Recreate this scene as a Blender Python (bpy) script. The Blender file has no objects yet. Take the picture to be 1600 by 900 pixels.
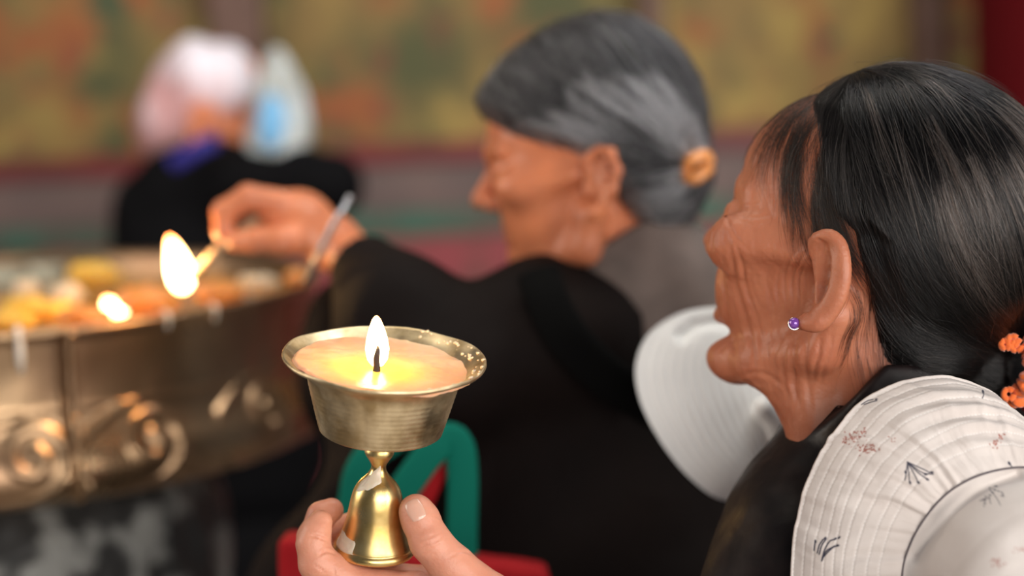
import bpy, math, random
import numpy as np
from mathutils import Vector, Matrix

rng = np.random.default_rng(7)
random.seed(7)
C = bpy.context.scene.collection
SC = bpy.context.scene

# ------------------------------------------------------------------ camera, light, exposure
FPX = 3111.0
cam_loc = Vector((0, 0, 1.5))
cam_M = Matrix.Rotation(math.radians(83.0), 3, 'X') @ Matrix.Rotation(math.radians(-2.6), 3, 'Z')
cd = bpy.data.cameras.new('camera')
cam = bpy.data.objects.new('camera', cd)
C.objects.link(cam)
cd.sensor_width = 36.0
cd.lens = 36.0 * FPX / 1600.0
cam.matrix_world = Matrix.Translation(cam_loc) @ cam_M.to_4x4()
cd.clip_start = 0.05
cd.dof.use_dof = True
cd.dof.focus_distance = 1.268
cd.dof.aperture_fstop = 2.3
SC.camera = cam

SC.view_settings.view_transform = 'Standard'
SC.view_settings.look = 'None'
SC.view_settings.exposure = 0.0
SC.view_settings.gamma = 1.0
SC.view_settings.use_curve_mapping = False
SC.cycles.use_denoising = True

world = bpy.data.worlds.new('world')
SC.world = world
world.use_nodes = True
world.node_tree.nodes['Background'].inputs[0].default_value = (0.80, 0.86, 1.0, 1)
world.node_tree.nodes['Background'].inputs[1].default_value = 0.10


def area(name, loc, target, sx, sy, power, col):
    ld = bpy.data.lights.new(name, 'AREA')
    ld.shape = 'RECTANGLE'; ld.size = sx; ld.size_y = sy; ld.energy = power; ld.color = col
    o = bpy.data.objects.new(name, ld)
    C.objects.link(o)
    o.location = loc
    d = Vector(target) - Vector(loc)
    o.rotation_euler = d.to_track_quat('-Z', 'Y').to_euler()
    return o

area('doorway_daylight', (1.15, -1.9, 1.8), (0.0, 1.4, 1.3), 2.8, 2.0, 118, (1.0, 0.955, 0.90))
area('right_fill_light', (3.2, -0.9, 1.6), (-0.1, 1.5, 1.25), 1.1, 2.0, 75, (1.0, 0.96, 0.90))  # unseen area light added on the right for basin and cup highlights
area('skylight', (0.9, 1.9, 3.2), (0.5, 1.5, 1.3), 0.9, 0.9, 13, (0.86, 0.93, 1.0))
area('hall_daylight', (0.3, 1.8, 2.9), (0.2, 3.9, 1.2), 2.0, 0.6, 32, (1.0, 0.9, 0.74))
area('side_window', (-2.3, 1.5, 2.1), (0.2, 1.6, 1.4), 0.9, 1.2, 26, (1.0, 0.88, 0.76))
ld = bpy.data.lights.new('floor_fill_spot', 'SPOT'); ld.energy = 350; ld.spot_size = math.radians(38); ld.spot_blend = .3; ld.color = (1, .93, .82); ld.shadow_soft_size = .05  # unseen spot added to brighten the floor that the basin reflects
sp_ = bpy.data.objects.new('floor_fill_spot', ld); C.objects.link(sp_); sp_.location = (-.9, -.9, 2.7)
sp_.rotation_euler = (Vector((-.35, 0.1, 0)) - Vector(sp_.location)).to_track_quat('-Z', 'Y').to_euler()

# ------------------------------------------------------------------ helpers
R3 = np.array(cam_M)


def cp(px, py, d):
    """camera-frame millimetres (right, up, away) of a point at depth d mm"""
    return np.array([(px - 800.0) / FPX * d, (450.0 - py) / FPX * d, d])


def c2w(P):
    P = np.asarray(P, dtype=np.float64)
    Q = P.copy(); Q[..., 2] *= -1
    return Q @ R3.T / 1000.0 + np.array(cam_loc)


def W(px, py, d):
    return Vector(c2w(cp(px, py, d)))


def w2px(V):
    q = (np.asarray(V) - np.array(cam_loc)) @ R3 * 1000.0
    return 800 + FPX * q[..., 0] / -q[..., 2], 450 - FPX * q[..., 1] / -q[..., 2]


def mesh_np(name, V, F, mat, parent=None, smooth=True, quads=True):
    """V (n,3) world metres, F (m,4) or (m,3) index array"""
    V = np.asarray(V, dtype=np.float32); F = np.asarray(F, dtype=np.int32)
    me = bpy.data.meshes.new(name)
    n, k = F.shape
    me.vertices.add(len(V)); me.vertices.foreach_set('co', V.ravel())
    me.loops.add(n * k); me.loops.foreach_set('vertex_index', F.ravel())
    me.polygons.add(n)
    me.polygons.foreach_set('loop_start', np.arange(0, n * k, k, dtype=np.int32))
    me.polygons.foreach_set('loop_total', np.full(n, k, dtype=np.int32))
    me.polygons.foreach_set('use_smooth', np.full(n, smooth, dtype=bool))
    me.update(calc_edges=True)
    me.validate()
    if mat: me.materials.append(mat)
    o = bpy.data.objects.new(name, me)
    C.objects.link(o)
    if parent is not None:
        o.parent = parent
        o.matrix_parent_inverse = parent.matrix_world.inverted() if parent.matrix_world != Matrix.Identity(4) else Matrix.Identity(4)
    return o


def tag(o, label=None, cat=None, group=None, kind=None):
    if label: o['label'] = label
    if cat: o['category'] = cat
    if group: o['group'] = group
    if kind: o['kind'] = kind
    return o


def empty(name, loc, label, cat, group=None):
    o = bpy.data.objects.new(name, None)
    C.objects.link(o)
    o.location = loc
    o.matrix_world = Matrix.Translation(Vector(loc))
    o.empty_display_size = 0.05
    return tag(o, label, cat, group)


def grid_faces(nu, nv, close_u=False, flip=False):
    i = np.arange(nu if close_u else nu - 1)[:, None]; j = np.arange(nv - 1)[None, :]
    a = i * nv + j; b = ((i + 1) % nu) * nv + j
    F = np.stack([a, b, b + 1, a + 1], -1).reshape(-1, 4)
    return F[:, ::-1] if flip else F


def set_attr(o, name, val):
    a = o.data.attributes.new(name, 'FLOAT', 'POINT')
    a.data.foreach_set('value', np.asarray(val, dtype=np.float32))


def set_col(o, name, rgb):
    a = o.data.color_attributes.new(name, 'FLOAT_COLOR', 'POINT')
    rgba = np.ones((len(rgb), 4), dtype=np.float32); rgba[:, :3] = rgb
    a.data.foreach_set('color', rgba.ravel())


# --- materials
def mat(name, col, rough=0.5, metal=0.0, bump=None, var=None, sss=0.0, sss_r=(1, .35, .2), sheen=0.0,
        coat=0.0, spec=0.5, attr=None, trans=0.0, aniso=0.0, rvar=None, sss_scale=0.006):
    """bump=(scale, strength, distance); var=(scale, colour2, detail, contrast)"""
    m = bpy.data.materials.new(name); m.use_nodes = True
    nt = m.node_tree; N = nt.nodes; L = nt.links
    b = N['Principled BSDF']
    b.inputs['Base Color'].default_value = (*col, 1)
    b.inputs['Roughness'].default_value = rough
    b.inputs['Metallic'].default_value = metal
    b.inputs['Specular IOR Level'].default_value = spec
    b.inputs['Sheen Weight'].default_value = sheen
    b.inputs['Coat Weight'].default_value = coat
    b.inputs['Coat Roughness'].default_value = 0.15
    b.inputs['Transmission Weight'].default_value = trans
    b.inputs['Anisotropic'].default_value = aniso
    if sss:
        b.inputs['Subsurface Weight'].default_value = sss
        b.inputs['Subsurface Radius'].default_value = sss_r
        b.inputs['Subsurface Scale'].default_value = sss_scale
    tc = N.new('ShaderNodeTexCoord')
    colsock = None
    if attr:
        at = N.new('ShaderNodeAttribute'); at.attribute_name = attr; colsock = at.outputs['Color']
    if var:
        nz = N.new('ShaderNodeTexNoise'); nz.inputs['Scale'].default_value = var[0]
        nz.inputs['Detail'].default_value = var[2]
        L.new(tc.outputs['Object'], nz.inputs['Vector'])
        cr = N.new('ShaderNodeValToRGB')
        cr.color_ramp.elements[0].position = 0.5 - var[3]; cr.color_ramp.elements[1].position = 0.5 + var[3]
        L.new(nz.outputs['Fac'], cr.inputs['Fac'])
        mx = N.new('ShaderNodeMix'); mx.data_type = 'RGBA'
        if colsock: L.new(colsock, mx.inputs['A'])
        else: mx.inputs['A'].default_value = (*col, 1)
        mx.inputs['B'].default_value = (*var[1], 1)
        L.new(cr.outputs['Color'], mx.inputs['Factor'])
        if attr: mx.blend_type = 'MULTIPLY'
        colsock = mx.outputs['Result']
    if colsock: L.new(colsock, b.inputs['Base Color'])
    if rvar:
        nz = N.new('ShaderNodeTexNoise'); nz.inputs['Scale'].default_value = rvar[0]; nz.inputs['Detail'].default_value = 6
        L.new(tc.outputs['Object'], nz.inputs['Vector'])
        mr = N.new('ShaderNodeMapRange'); mr.inputs['From Min'].default_value = .35; mr.inputs['From Max'].default_value = .65
        mr.inputs['To Min'].default_value = rvar[1]; mr.inputs['To Max'].default_value = rvar[2]
        L.new(nz.outputs['Fac'], mr.inputs['Value']); L.new(mr.outputs['Result'], b.inputs['Roughness'])
    if bump:
        prev = None
        bl = bump if isinstance(bump, list) else [bump]
        for (s, st, dist) in bl:
            nz = N.new('ShaderNodeTexNoise'); nz.inputs['Scale'].default_value = s; nz.inputs['Detail'].default_value = 4
            L.new(tc.outputs['Object'], nz.inputs['Vector'])
            bp = N.new('ShaderNodeBump'); bp.inputs['Strength'].default_value = st; bp.inputs['Distance'].default_value = dist
            L.new(nz.outputs['Fac'], bp.inputs['Height'])
            if prev: L.new(prev, bp.inputs['Normal'])
            prev = bp.outputs['Normal']
        L.new(prev, b.inputs['Normal'])
    return m


def flame_mat(name, strength, zlo, zhi, cam_z=False):
    """glowing gas: white-yellow core, orange towards the tip, thinning at grazing edges"""
    m = bpy.data.materials.new(name); m.use_nodes = True
    nt = m.node_tree; N = nt.nodes; L = nt.links
    N.remove(N['Principled BSDF'])
    out = N['Material Output']
    at = N.new('ShaderNodeAttribute'); at.attribute_name = 'h'
    cr = N.new('ShaderNodeValToRGB')
    e = cr.color_ramp.elements
    e[0].position = 0.0; e[0].color = (1.0, 0.55, 0.16, 1)
    e[1].position = 1.0; e[1].color = (1.0, 0.20, 0.03, 1)
    a = e.new(0.25); a.color = (1.0, 0.74, 0.36, 1)
    a = e.new(0.75); a.color = (1.0, 0.62, 0.24, 1)
    L.new(at.outputs['Fac'], cr.inputs['Fac'])
    em = N.new('ShaderNodeEmission'); em.inputs['Strength'].default_value = strength
    L.new(cr.outputs['Color'], em.inputs['Color'])
    tr = N.new('ShaderNodeBsdfTransparent')
    lw = N.new('ShaderNodeLayerWeight'); lw.inputs['Blend'].default_value = 0.35
    mr = N.new('ShaderNodeMapRange'); mr.inputs['From Min'].default_value = 0.35; mr.inputs['From Max'].default_value = 0.95
    L.new(lw.outputs['Facing'], mr.inputs['Value'])
    mx = N.new('ShaderNodeMixShader')
    L.new(mr.outputs['Result'], mx.inputs['Fac']); L.new(em.outputs[0], mx.inputs[1]); L.new(tr.outputs[0], mx.inputs[2])
    L.new(mx.outputs[0], out.inputs['Surface'])
    return m


# --- signed distance primitives (numpy, millimetres)
def rc(p, a, b, ra, rb):
    a = np.asarray(a, np.float32); b = np.asarray(b, np.float32)
    ba = b - a; pa = p - a
    t = np.clip(pa @ ba / max(float(ba @ ba), 1e-6), 0, 1)
    return np.linalg.norm(pa - t[:, None] * ba, axis=1) - (ra + (rb - ra) * t)


def el(p, c, r):
    q = p - np.asarray(c, np.float32); r = np.asarray(r, np.float32)
    k0 = np.linalg.norm(q / r, axis=1); k1 = np.linalg.norm(q / (r * r), axis=1)
    return k0 * (k0 - 1.0) / np.maximum(k1, 1e-6)


def smin(a, b, k):
    h = np.maximum(k - np.abs(a - b), 0) / k
    return np.minimum(a, b) - h * h * k * 0.25


def smax(a, b, k):
    return -smin(-a, -b, k)


def chain(p, pts, k=4.0, d=None):
    """pts: list of (px,py,depth,r)"""
    for (a, b) in zip(pts[:-1], pts[1:]):
        s = rc(p, cp(*a[:3]), cp(*b[:3]), a[3], b[3])
        d = s if d is None else smin(d, s, k)
    return d


def surf(fn, lo, hi, h, B=6, newton=2, slack=1.25):
    """surface nets of fn<0 inside the box lo..hi on a grid of spacing h"""
    lo = np.asarray(lo, float); hi = np.asarray(hi, float)
    nb = np.ceil((hi - lo) / (h * B)).astype(int)
    n = nb * B + 1
    D = np.empty(n, np.float32)
    bi = np.stack(np.meshgrid(*[np.arange(k) for k in nb], indexing='ij'), -1).reshape(-1, 3)
    cen = (lo + (bi + 0.5) * B * h).astype(np.float32)
    dc = np.concatenate([fn(c) for c in np.array_split(cen, max(1, len(cen) // 200000))])
    D[:] = 1.0
    sg = np.where(dc.reshape(nb) < 0, -1.0, 1.0).astype(np.float32)
    D[:-1, :-1, :-1] = np.repeat(np.repeat(np.repeat(sg, B, 0), B, 1), B, 2)
    act = np.abs(dc) < B * h * 0.5 * 1.733 * slack + h
    bi = bi[act]
    mask = np.zeros(n, bool)
    off = np.stack(np.meshgrid(*[np.arange(B + 1)] * 3, indexing='ij'), -1).reshape(-1, 3)
    for ch in np.array_split(bi, max(1, len(bi) // 4000)):
        idx = (ch[:, None, :] * B + off[None]).reshape(-1, 3)
        mask[idx[:, 0], idx[:, 1], idx[:, 2]] = True
    ids = np.flatnonzero(mask)
    Df = D.ravel()
    for ch in np.array_split(ids, max(1, len(ids) // 400000)):
        ijk = np.stack(np.unravel_index(ch, n), -1)
        Df[ch] = fn((lo + ijk * h).astype(np.float32))
    ins = D < 0
    c = np.zeros([k - 1 for k in n], np.uint8)
    for dx in (0, 1):
        for dy in (0, 1):
            for dz in (0, 1):
                c += ins[dx:n[0] - 1 + dx, dy:n[1] - 1 + dy, dz:n[2] - 1 + dz]
    cells = np.flatnonzero((c > 0) & (c < 8))
    cn = [k - 1 for k in n]
    ci = np.stack(np.unravel_index(cells, cn), -1)
    vid = np.full(np.prod(cn), -1, np.int32); vid[cells] = np.arange(len(cells))
    vid = vid.reshape(cn)
    corners = np.array([[x, y, z] for x in (0, 1) for y in (0, 1) for z in (0, 1)])
    vals = np.stack([D[ci[:, 0] + a, ci[:, 1] + b, ci[:, 2] + d] for a, b, d in corners], -1)
    acc = np.zeros((len(ci), 3)); cnt = np.zeros(len(ci))
    for i in range(8):
        for j in range(i + 1, 8):
            if np.abs(corners[i] - corners[j]).sum() != 1: continue
            va, vb = vals[:, i], vals[:, j]
            m = (va < 0) != (vb < 0)
            t = np.clip(np.where(m, va / np.where(m, va - vb, 1), 0), 0, 1)
            acc += m[:, None] * (corners[i] + t[:, None] * (corners[j] - corners[i])); cnt += m
    V = (lo + (ci + acc / cnt[:, None]) * h).astype(np.float32)
    Fs = []
    for ax in range(3):
        s0 = [slice(0, k) for k in n]; s1 = [slice(0, k) for k in n]
        s0[ax] = slice(0, n[ax] - 1); s1[ax] = slice(1, n[ax])
        a = ins[tuple(s0)]; b = ins[tuple(s1)]
        e = np.argwhere(a != b)
        o1, o2 = [(1, 2), (2, 0), (0, 1)][ax]
        ok = (e[:, o1] > 0) & (e[:, o2] > 0) & (e[:, o1] < cn[o1]) & (e[:, o2] < cn[o2])
        e = e[ok]
        fl = a[e[:, 0], e[:, 1], e[:, 2]]
        q = []
        for d1, d2 in ((-1, -1), (0, -1), (0, 0), (-1, 0)):
            t = e.copy(); t[:, o1] += d1; t[:, o2] += d2
            q.append(vid[t[:, 0], t[:, 1], t[:, 2]])
        q = np.stack(q, -1)
        q[~fl] = q[~fl][:, ::-1]
        Fs.append(q)
    F = np.concatenate(Fs)
    F = F[(F >= 0).all(1)]
    for _ in range(newton):
        for s in np.array_split(np.arange(len(V)), max(1, len(V) // 300000)):
            p = V[s]; d = fn(p); g = grad(fn, p, d)
            st = d / np.maximum((g * g).sum(1), 0.3)
            V[s] = p - np.clip(st, -h, h)[:, None] * g
    return V, F


def grad(fn, p, d=None, e=0.35):
    if d is None: d = fn(p)
    g = np.empty_like(p)
    for k in range(3):
        q = p.copy(); q[:, k] += e
        g[:, k] = (fn(q) - d) / e
    return g


def normals(fn, V):
    out = np.empty_like(V)
    for s in np.array_split(np.arange(len(V)), max(1, len(V) // 300000)):
        g = grad(fn, V[s]); out[s] = g / np.maximum(np.linalg.norm(g, axis=1), 1e-6)[:, None]
    return out


def vnoise(p, seed=0):
    """smooth value noise on an (n,3) array, about -1..1"""
    p = np.asarray(p, np.float64) + seed * 17.3
    i = np.floor(p).astype(np.int64); f = p - i; f = f * f * (3 - 2 * f)
    r = np.zeros(len(p))
    for a in (0, 1):
        for b in (0, 1):
            for c in (0, 1):
                hsh = ((i[:, 0] + a) * 73856093) ^ ((i[:, 1] + b) * 19349663) ^ ((i[:, 2] + c) * 83492791)
                v = ((hsh * 2654435761) & 0xffffff) / float(0xffffff) * 2 - 1
                w = (f[:, 0] if a else 1 - f[:, 0]) * (f[:, 1] if b else 1 - f[:, 1]) * (f[:, 2] if c else 1 - f[:, 2])
                r += v * w
    return r


def polyd(X, Y, pts):
    """distance in the plane from (X,Y) to a polyline, and parameter 0..1 along it"""
    best = np.full(X.shape, 1e9); par = np.zeros(X.shape)
    n = len(pts) - 1
    for k in range(n):
        (ax, ay), (bx, by) = pts[k], pts[k + 1]
        dx, dy = bx - ax, by - ay
        t = np.clip(((X - ax) * dx + (Y - ay) * dy) / (dx * dx + dy * dy + 1e-9), 0, 1)
        d = np.hypot(X - ax - t * dx, Y - ay - t * dy)
        m = d < best
        best = np.where(m, d, best); par = np.where(m, (k + t) / n, par)
    return best, par


def smooth_line(pts, n=24):
    """Catmull-Rom resampling"""
    P = np.array(pts, float); P = np.vstack([2 * P[0] - P[1], P, 2 * P[-1] - P[-2]])
    out = []
    m = len(P) - 3
    for s in np.linspace(0, m, n, endpoint=True):
        k = min(int(s), m - 1); t = s - k
        a, b, c, d = P[k:k + 4]
        out.append(0.5 * ((2 * b) + (c - a) * t + (2 * a - 5 * b + 4 * c - d) * t * t + (-a + 3 * b - 3 * c + d) * t ** 3))
    return np.array(out)


def tube(name, pts, radii, m, parent=None, seg=10, ribbon=None):
    """tube (or flat ribbon when ribbon=(width factor, thickness factor)) along world points"""
    P = np.array([list(p) for p in pts], float); n = len(P)
    r = np.full(n, radii) if np.isscalar(radii) else np.array(radii, float)
    T = np.gradient(P, axis=0); T /= np.linalg.norm(T, axis=1)[:, None]
    ref = np.array([0, -1.0, 0.05]) if ribbon else np.array([0.1, 0.2, 1.0])
    if abs(T[0] @ ref) > 0.95 * np.linalg.norm(ref): ref = np.array([1.0, 0.1, 0])
    A = np.cross(T, ref); A /= np.linalg.norm(A, axis=1)[:, None]
    Bn = np.cross(A, T)
    th = np.linspace(0, 2 * np.pi, seg, endpoint=False)
    sa, sb = ribbon if ribbon else (1, 1)
    V = P[:, None] + r[:, None, None] * (np.cos(th)[None, :, None] * A[:, None] * sa + np.sin(th)[None, :, None] * Bn[:, None] * sb)
    V = V.reshape(-1, 3)
    i = np.arange(n - 1)[:, None]; j = np.arange(seg)[None]
    a = i * seg + j; b = i * seg + (j + 1) % seg
    F = np.stack([a, b, b + seg, a + seg], -1).reshape(-1, 4)
    V = np.vstack([V, P[0], P[-1]]); c0 = n * seg; c1 = c0 + 1
    jj = np.arange(seg); e0 = np.stack([np.full(seg, c0), (jj + 1) % seg, jj, jj], -1)
    base = (n - 1) * seg
    e1 = np.stack([np.full(seg, c1), base + jj, base + (jj + 1) % seg, base + (jj + 1) % seg], -1)
    tri = np.vstack([e0[:, :3], e1[:, :3]])
    me_o = mesh_np(name, V, np.vstack([F[:, [0, 1, 2]], F[:, [0, 2, 3]], tri]), m, parent)
    return me_o


def lathe(name, prof, m, M4, parent=None, seg=96, disp=None):
    """profile [(r,z)] in mm about +Z, placed by the 4x4 matrix M4 (mm -> world metres)"""
    P = np.array(prof, float); k = len(P)
    th = np.linspace(0, 2 * np.pi, seg, endpoint=False)
    R = P[None, :, 0]; Z = np.broadcast_to(P[None, :, 1], (seg, k))
    T = np.broadcast_to(th[:, None], (seg, k)); R = np.broadcast_to(R, (seg, k))
    if disp is not None: R, Z = disp(T, R, Z)
    V = np.stack([R * np.cos(T), R * np.sin(T), Z], -1).reshape(-1, 3)
    Mw = np.array(M4)
    V = V @ Mw[:3, :3].T + Mw[:3, 3]
    return mesh_np(name, V, grid_faces(seg, k, close_u=True), m, parent)


def box(name, lo, hi, m, parent=None, bevel=0.0):
    lo = np.array(lo); hi = np.array(hi)
    V = np.array([[x, y, z] for x in (lo[0], hi[0]) for y in (lo[1], hi[1]) for z in (lo[2], hi[2])])
    F = [[0, 1, 3, 2], [4, 6, 7, 5], [0, 4, 5, 1], [2, 3, 7, 6], [0, 2, 6, 4], [1, 5, 7, 3]]
    o = mesh_np(name, V, F, m, parent, smooth=False)
    if bevel:
        b = o.modifiers.new('bevel', 'BEVEL'); b.width = bevel; b.segments = 3
    return o


def basis(theta, phi, side=-1, rollz=0.0):
    """head axes in the camera frame: forward, left, up. side=-1 faces picture left, +1 faces right"""
    c, s = math.cos(theta), math.sin(theta)
    f0 = np.array([side * c, 0, s]); u0 = np.array([0, 1.0, 0])
    l = np.array([-s, 0, -c]) if side < 0 else np.array([-s, 0, c])
    f = f0 * math.cos(phi) + u0 * math.sin(phi)
    u = u0 * math.cos(phi) - f0 * math.sin(phi)
    if rollz:
        l, u = l * math.cos(rollz) + u * math.sin(rollz), u * math.cos(rollz) - l * math.sin(rollz)
    return np.stack([f, l, u])


def loc_of(p, Cn, Bm):
    return ((p - Cn.astype(np.float32)) @ Bm.T.astype(np.float32)).astype(np.float32)


def head_sdf(q, chin=(78, -84), nose=1.0, gaunt=0.0, eyes=True, brow=0.0, fx=1.0, bx=1.0, cheek=0.0, lip=16):
    """q: head-local mm (forward, left, up); origin midway between the ear canals"""
    a = q.copy(); a[:, 1] = np.abs(a[:, 1]); a[:, 0] = np.where(a[:, 0] > 0, a[:, 0] / fx, a[:, 0] / bx)
    cx, cz = chin
    d = el(a, (-8, 0, 52), (96, 75, 80))
    d = smin(d, el(a, (38 + brow, 0, 52), (55, 58, 50)), 20)
    d = smin(d, el(a, (36, 0, -5), (54, 58 - gaunt * 3, 70)), 22)
    d = smin(d, el(a, (cx - 18, 0, -38), (34, 34, 30)), 14)
    d = smin(d, el(a, (62 + cheek * .5, 46 + cheek, 3 - cheek * .5), (25, 18, 17 + cheek)), 14)
    d = smin(d, rc(a, (62, 52, 2), (14, 66, 10), 10, 7), 12)
    d = smin(d, rc(a, (2, 58, -26), (8, 52, -52), 15, 13), 14)
    d = smin(d, rc(a, (8, 52, -52), (cx - 6, 16, cz + 2), 13, 12), 12)
    d = smin(d, el(a, (cx, 0, cz), (19, 22, 16)), 12)
    d = smin(d, rc(a, (89 + brow, 8, 35), (74 + brow, 46, 35), 9, 7), 10)
    if gaunt:
        d = smax(d, -el(a, (48, 66, -34), (34, 13, 26)), 16)
    # eye socket, ball and lids
    d = smax(d, -el(a, (98, 33, 19), (14, 16, 11)), 9)
    d = smin(d, el(a, (77, 32, 18), (13.5, 14.5, 13.5)), 3)
    if eyes:
        d = smax(d, -rc(a, (91, 22, 16), (85, 44, 15), 1.0, 0.8), 1.6)
    # nose
    d = smin(d, rc(a, (90, 0, 27), (90 + 16 * nose, 0, 1), 6, 8), 8)
    d = smin(d, el(a, (92 + 17 * nose, 0, -5), (9, 9, 8)), 5)
    d = smin(d, el(a, (94 + 2 * nose, 12, -9), (9, 7, 7)), 4)
    d = smax(d, -rc(a, (97, 6, -16), (99, 6, -11), 2.6, 2.4), 2)
    # lips
    mx = cx + lip
    d = smin(d, rc(a, (mx, 0, -41), (mx - 14, 24, -47), 5.5, 3), 5)
    d = smin(d, rc(a, (mx - 1, 0, -54), (mx - 14, 22, -51), 6.0, 3), 5)
    d = smax(d, -rc(a, (mx + 7, 0, -48.5), (mx - 9, 25, -49), 1.6, 1.2), 3)
    return d


def simple_ear(a):
    """left/right ear on an already mirrored head-local array"""
    P = [(2, 74, 6), (2, 77, 22), (-8, 82, 30), (-20, 86, 26), (-25, 88, 10), (-20, 86, -6), (-10, 80, -20), (-3, 76, -26)]
    d = None
    for u, v in zip(P[:-1], P[1:]):
        s = rc(a, u, v, 3.6, 3.8)
        d = s if d is None else smin(d, s, 3)
    for u in P[1:7]:
        d = smin(d, rc(a, (-6, 74, 2), (u[0], u[1] - 2, u[2]), 3.2, 2.6), 4)
    d = smin(d, rc(a, (-3, 75, -22), (-6, 78, -25), 6, 5.5), 4)
    d = smin(d, rc(a, (2, 73, -2), (0, 76, -6), 5, 4), 4)
    d = smin(d, rc(a, (-14, 82, 18), (-12, 80, -8), 3, 3), 4)
    return d


def hair_strands(name, fn, roots, vel, steps, step, lift, r0, m, parent, wob=0.5, seed=1):
    """combs strands over the surface fn from roots along the field vel(p); native hair curves"""
    g = np.random.default_rng(seed)
    n = len(roots); P = roots.astype(np.float32).copy()
    lf = g.uniform(lift[0], lift[1], n).astype(np.float32)
    lenf = g.uniform(0.55, 1.0, n)
    pts = np.empty((n, steps, 3), np.float32)
    ph = g.normal(0, 1, (n, 3)).astype(np.float32)
    for k in range(steps):
        for _ in range(2):
            d = fn(P) - lf * min(1.0, 0.15 + k / 5.0)
            gr = grad(fn, P); gr /= np.maximum(np.linalg.norm(gr, axis=1), 1e-5)[:, None]
            P = P - np.clip(d, -4, 4)[:, None] * gr
        pts[:, k] = P
        v = vel(P)
        clump = np.stack([vnoise(roots / 9.0 + k * 0.05, 3 + i) for i in range(3)], -1)
        v = v + wob * (0.22 * clump + 0.05 * ph)
        v -= (v * gr).sum(1)[:, None] * gr
        v /= np.maximum(np.linalg.norm(v, axis=1), 1e-5)[:, None]
        P = (P + v * (step * lenf)[:, None]).astype(np.float32)
    hc = bpy.data.hair_curves.new(name)
    hc.add_curves([steps] * n)
    hc.points.foreach_set('position', c2w(pts.reshape(-1, 3)).astype(np.float32).ravel())
    prof = np.clip(np.sin(np.linspace(0.35, 2.9, steps)), 0.15, 1) * r0
    rad = (prof[None] * g.uniform(0.7, 1.2, n)[:, None]).astype(np.float32)
    ra = hc.attributes.get('radius') or hc.attributes.new('radius', 'FLOAT', 'POINT')
    ra.data.foreach_set('value', rad.ravel())
    hc.materials.append(m)
    o = bpy.data.objects.new(name, hc)
    C.objects.link(o); o.parent = parent
    return o


def hair_mat(name, dark, grey, share, rough=0.28):
    m = bpy.data.materials.new(name); m.use_nodes = True
    nt = m.node_tree; N = nt.nodes; L = nt.links
    N.remove(N['Principled BSDF'])
    h = N.new('ShaderNodeBsdfHairPrincipled')
    h.parametrization = 'COLOR'
    hi = N.new('ShaderNodeHairInfo')
    cr = N.new('ShaderNodeValToRGB'); cr.color_ramp.interpolation = 'LINEAR'
    e = cr.color_ramp.elements
    e[0].position = max(0.0, 1 - share - 0.1); e[0].color = (*dark, 1); e[1].position = 1.0; e[1].color = (*grey, 1)
    L.new(hi.outputs['Random'], cr.inputs['Fac'])
    L.new(cr.outputs['Color'], h.inputs['Color'])
    h.inputs['Roughness'].default_value = rough
    h.inputs['Radial Roughness'].default_value = 0.35; h.inputs['IOR'].default_value = 1.38
    L.new(h.outputs[0], N['Material Output'].inputs['Surface'])
    return m


# ------------------------------------------------------------------ setting: hall
def mural_mat():
    m = bpy.data.materials.new('painted_mural'); m.use_nodes = True
    nt = m.node_tree; N = nt.nodes; L = nt.links
    b = N['Principled BSDF']; b.inputs['Roughness'].default_value = 0.7
    tc = N.new('ShaderNodeTexCoord')

    def noise(sc, det, w, off):
        mp = N.new('ShaderNodeMapping'); mp.inputs['Location'].default_value = off; mp.inputs['Scale'].default_value = w
        L.new(tc.outputs['Object'], mp.inputs['Vector'])
        n = N.new('ShaderNodeTexNoise'); n.inputs['Scale'].default_value = sc; n.inputs['Detail'].default_value = det
        L.new(mp.outputs[0], n.inputs['Vector']); return n.outputs['Fac']

    def mix(a, bcol, fac, lo, hi):
        mr = N.new('ShaderNodeMapRange'); mr.inputs['From Min'].default_value = lo; mr.inputs['From Max'].default_value = hi
        L.new(fac, mr.inputs['Value'])
        x = N.new('ShaderNodeMix'); x.data_type = 'RGBA'
        L.new(mr.outputs[0], x.inputs['Factor'])
        if isinstance(a, tuple): x.inputs['A'].default_value = (*a, 1)
        else: L.new(a, x.inputs['A'])
        x.inputs['B'].default_value = (*bcol, 1)
        return x.outputs['Result']
    c = mix((0.21, 0.135, 0.042), (0.075, 0.078, 0.028), noise(6.2, 2, (1, 1, 0.8), (1.3, 0, 0.7)), 0.42, 0.62)
    c = mix(c, (0.32, 0.22, 0.06), noise(7.5, 3, (1, 1, 1), (5.1, 0, 2.2)), 0.50, 0.66)
    c = mix(c, (0.29, 0.088, 0.026), noise(6.8, 2, (1, 1, 0.9), (8.7, 0, 4.4)), 0.55, 0.66)
    c = mix(c, (0.05, 0.075, 0.035), noise(10.5, 3, (1, 1, 1), (2.2, 0, 9.1)), 0.58, 0.68)
    c = mix(c, (0.20, 0.055, 0.03), noise(14, 3, (1, 1, 1), (3.9, 0, 6.5)), 0.58, 0.70)
    L.new(c, b.inputs['Base Color'])
    return m


def struct(o):
    o['kind'] = 'structure'
    return o

YW = 3.95


def zat(px, py, y=YW):
    """height of the picture point on the plane y"""
    d = c2w(cp(px, py, 1000.0)) - np.array(cam_loc)
    t = y / d[1]
    return 1.5 + d[2] * t, d[0] * t

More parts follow.
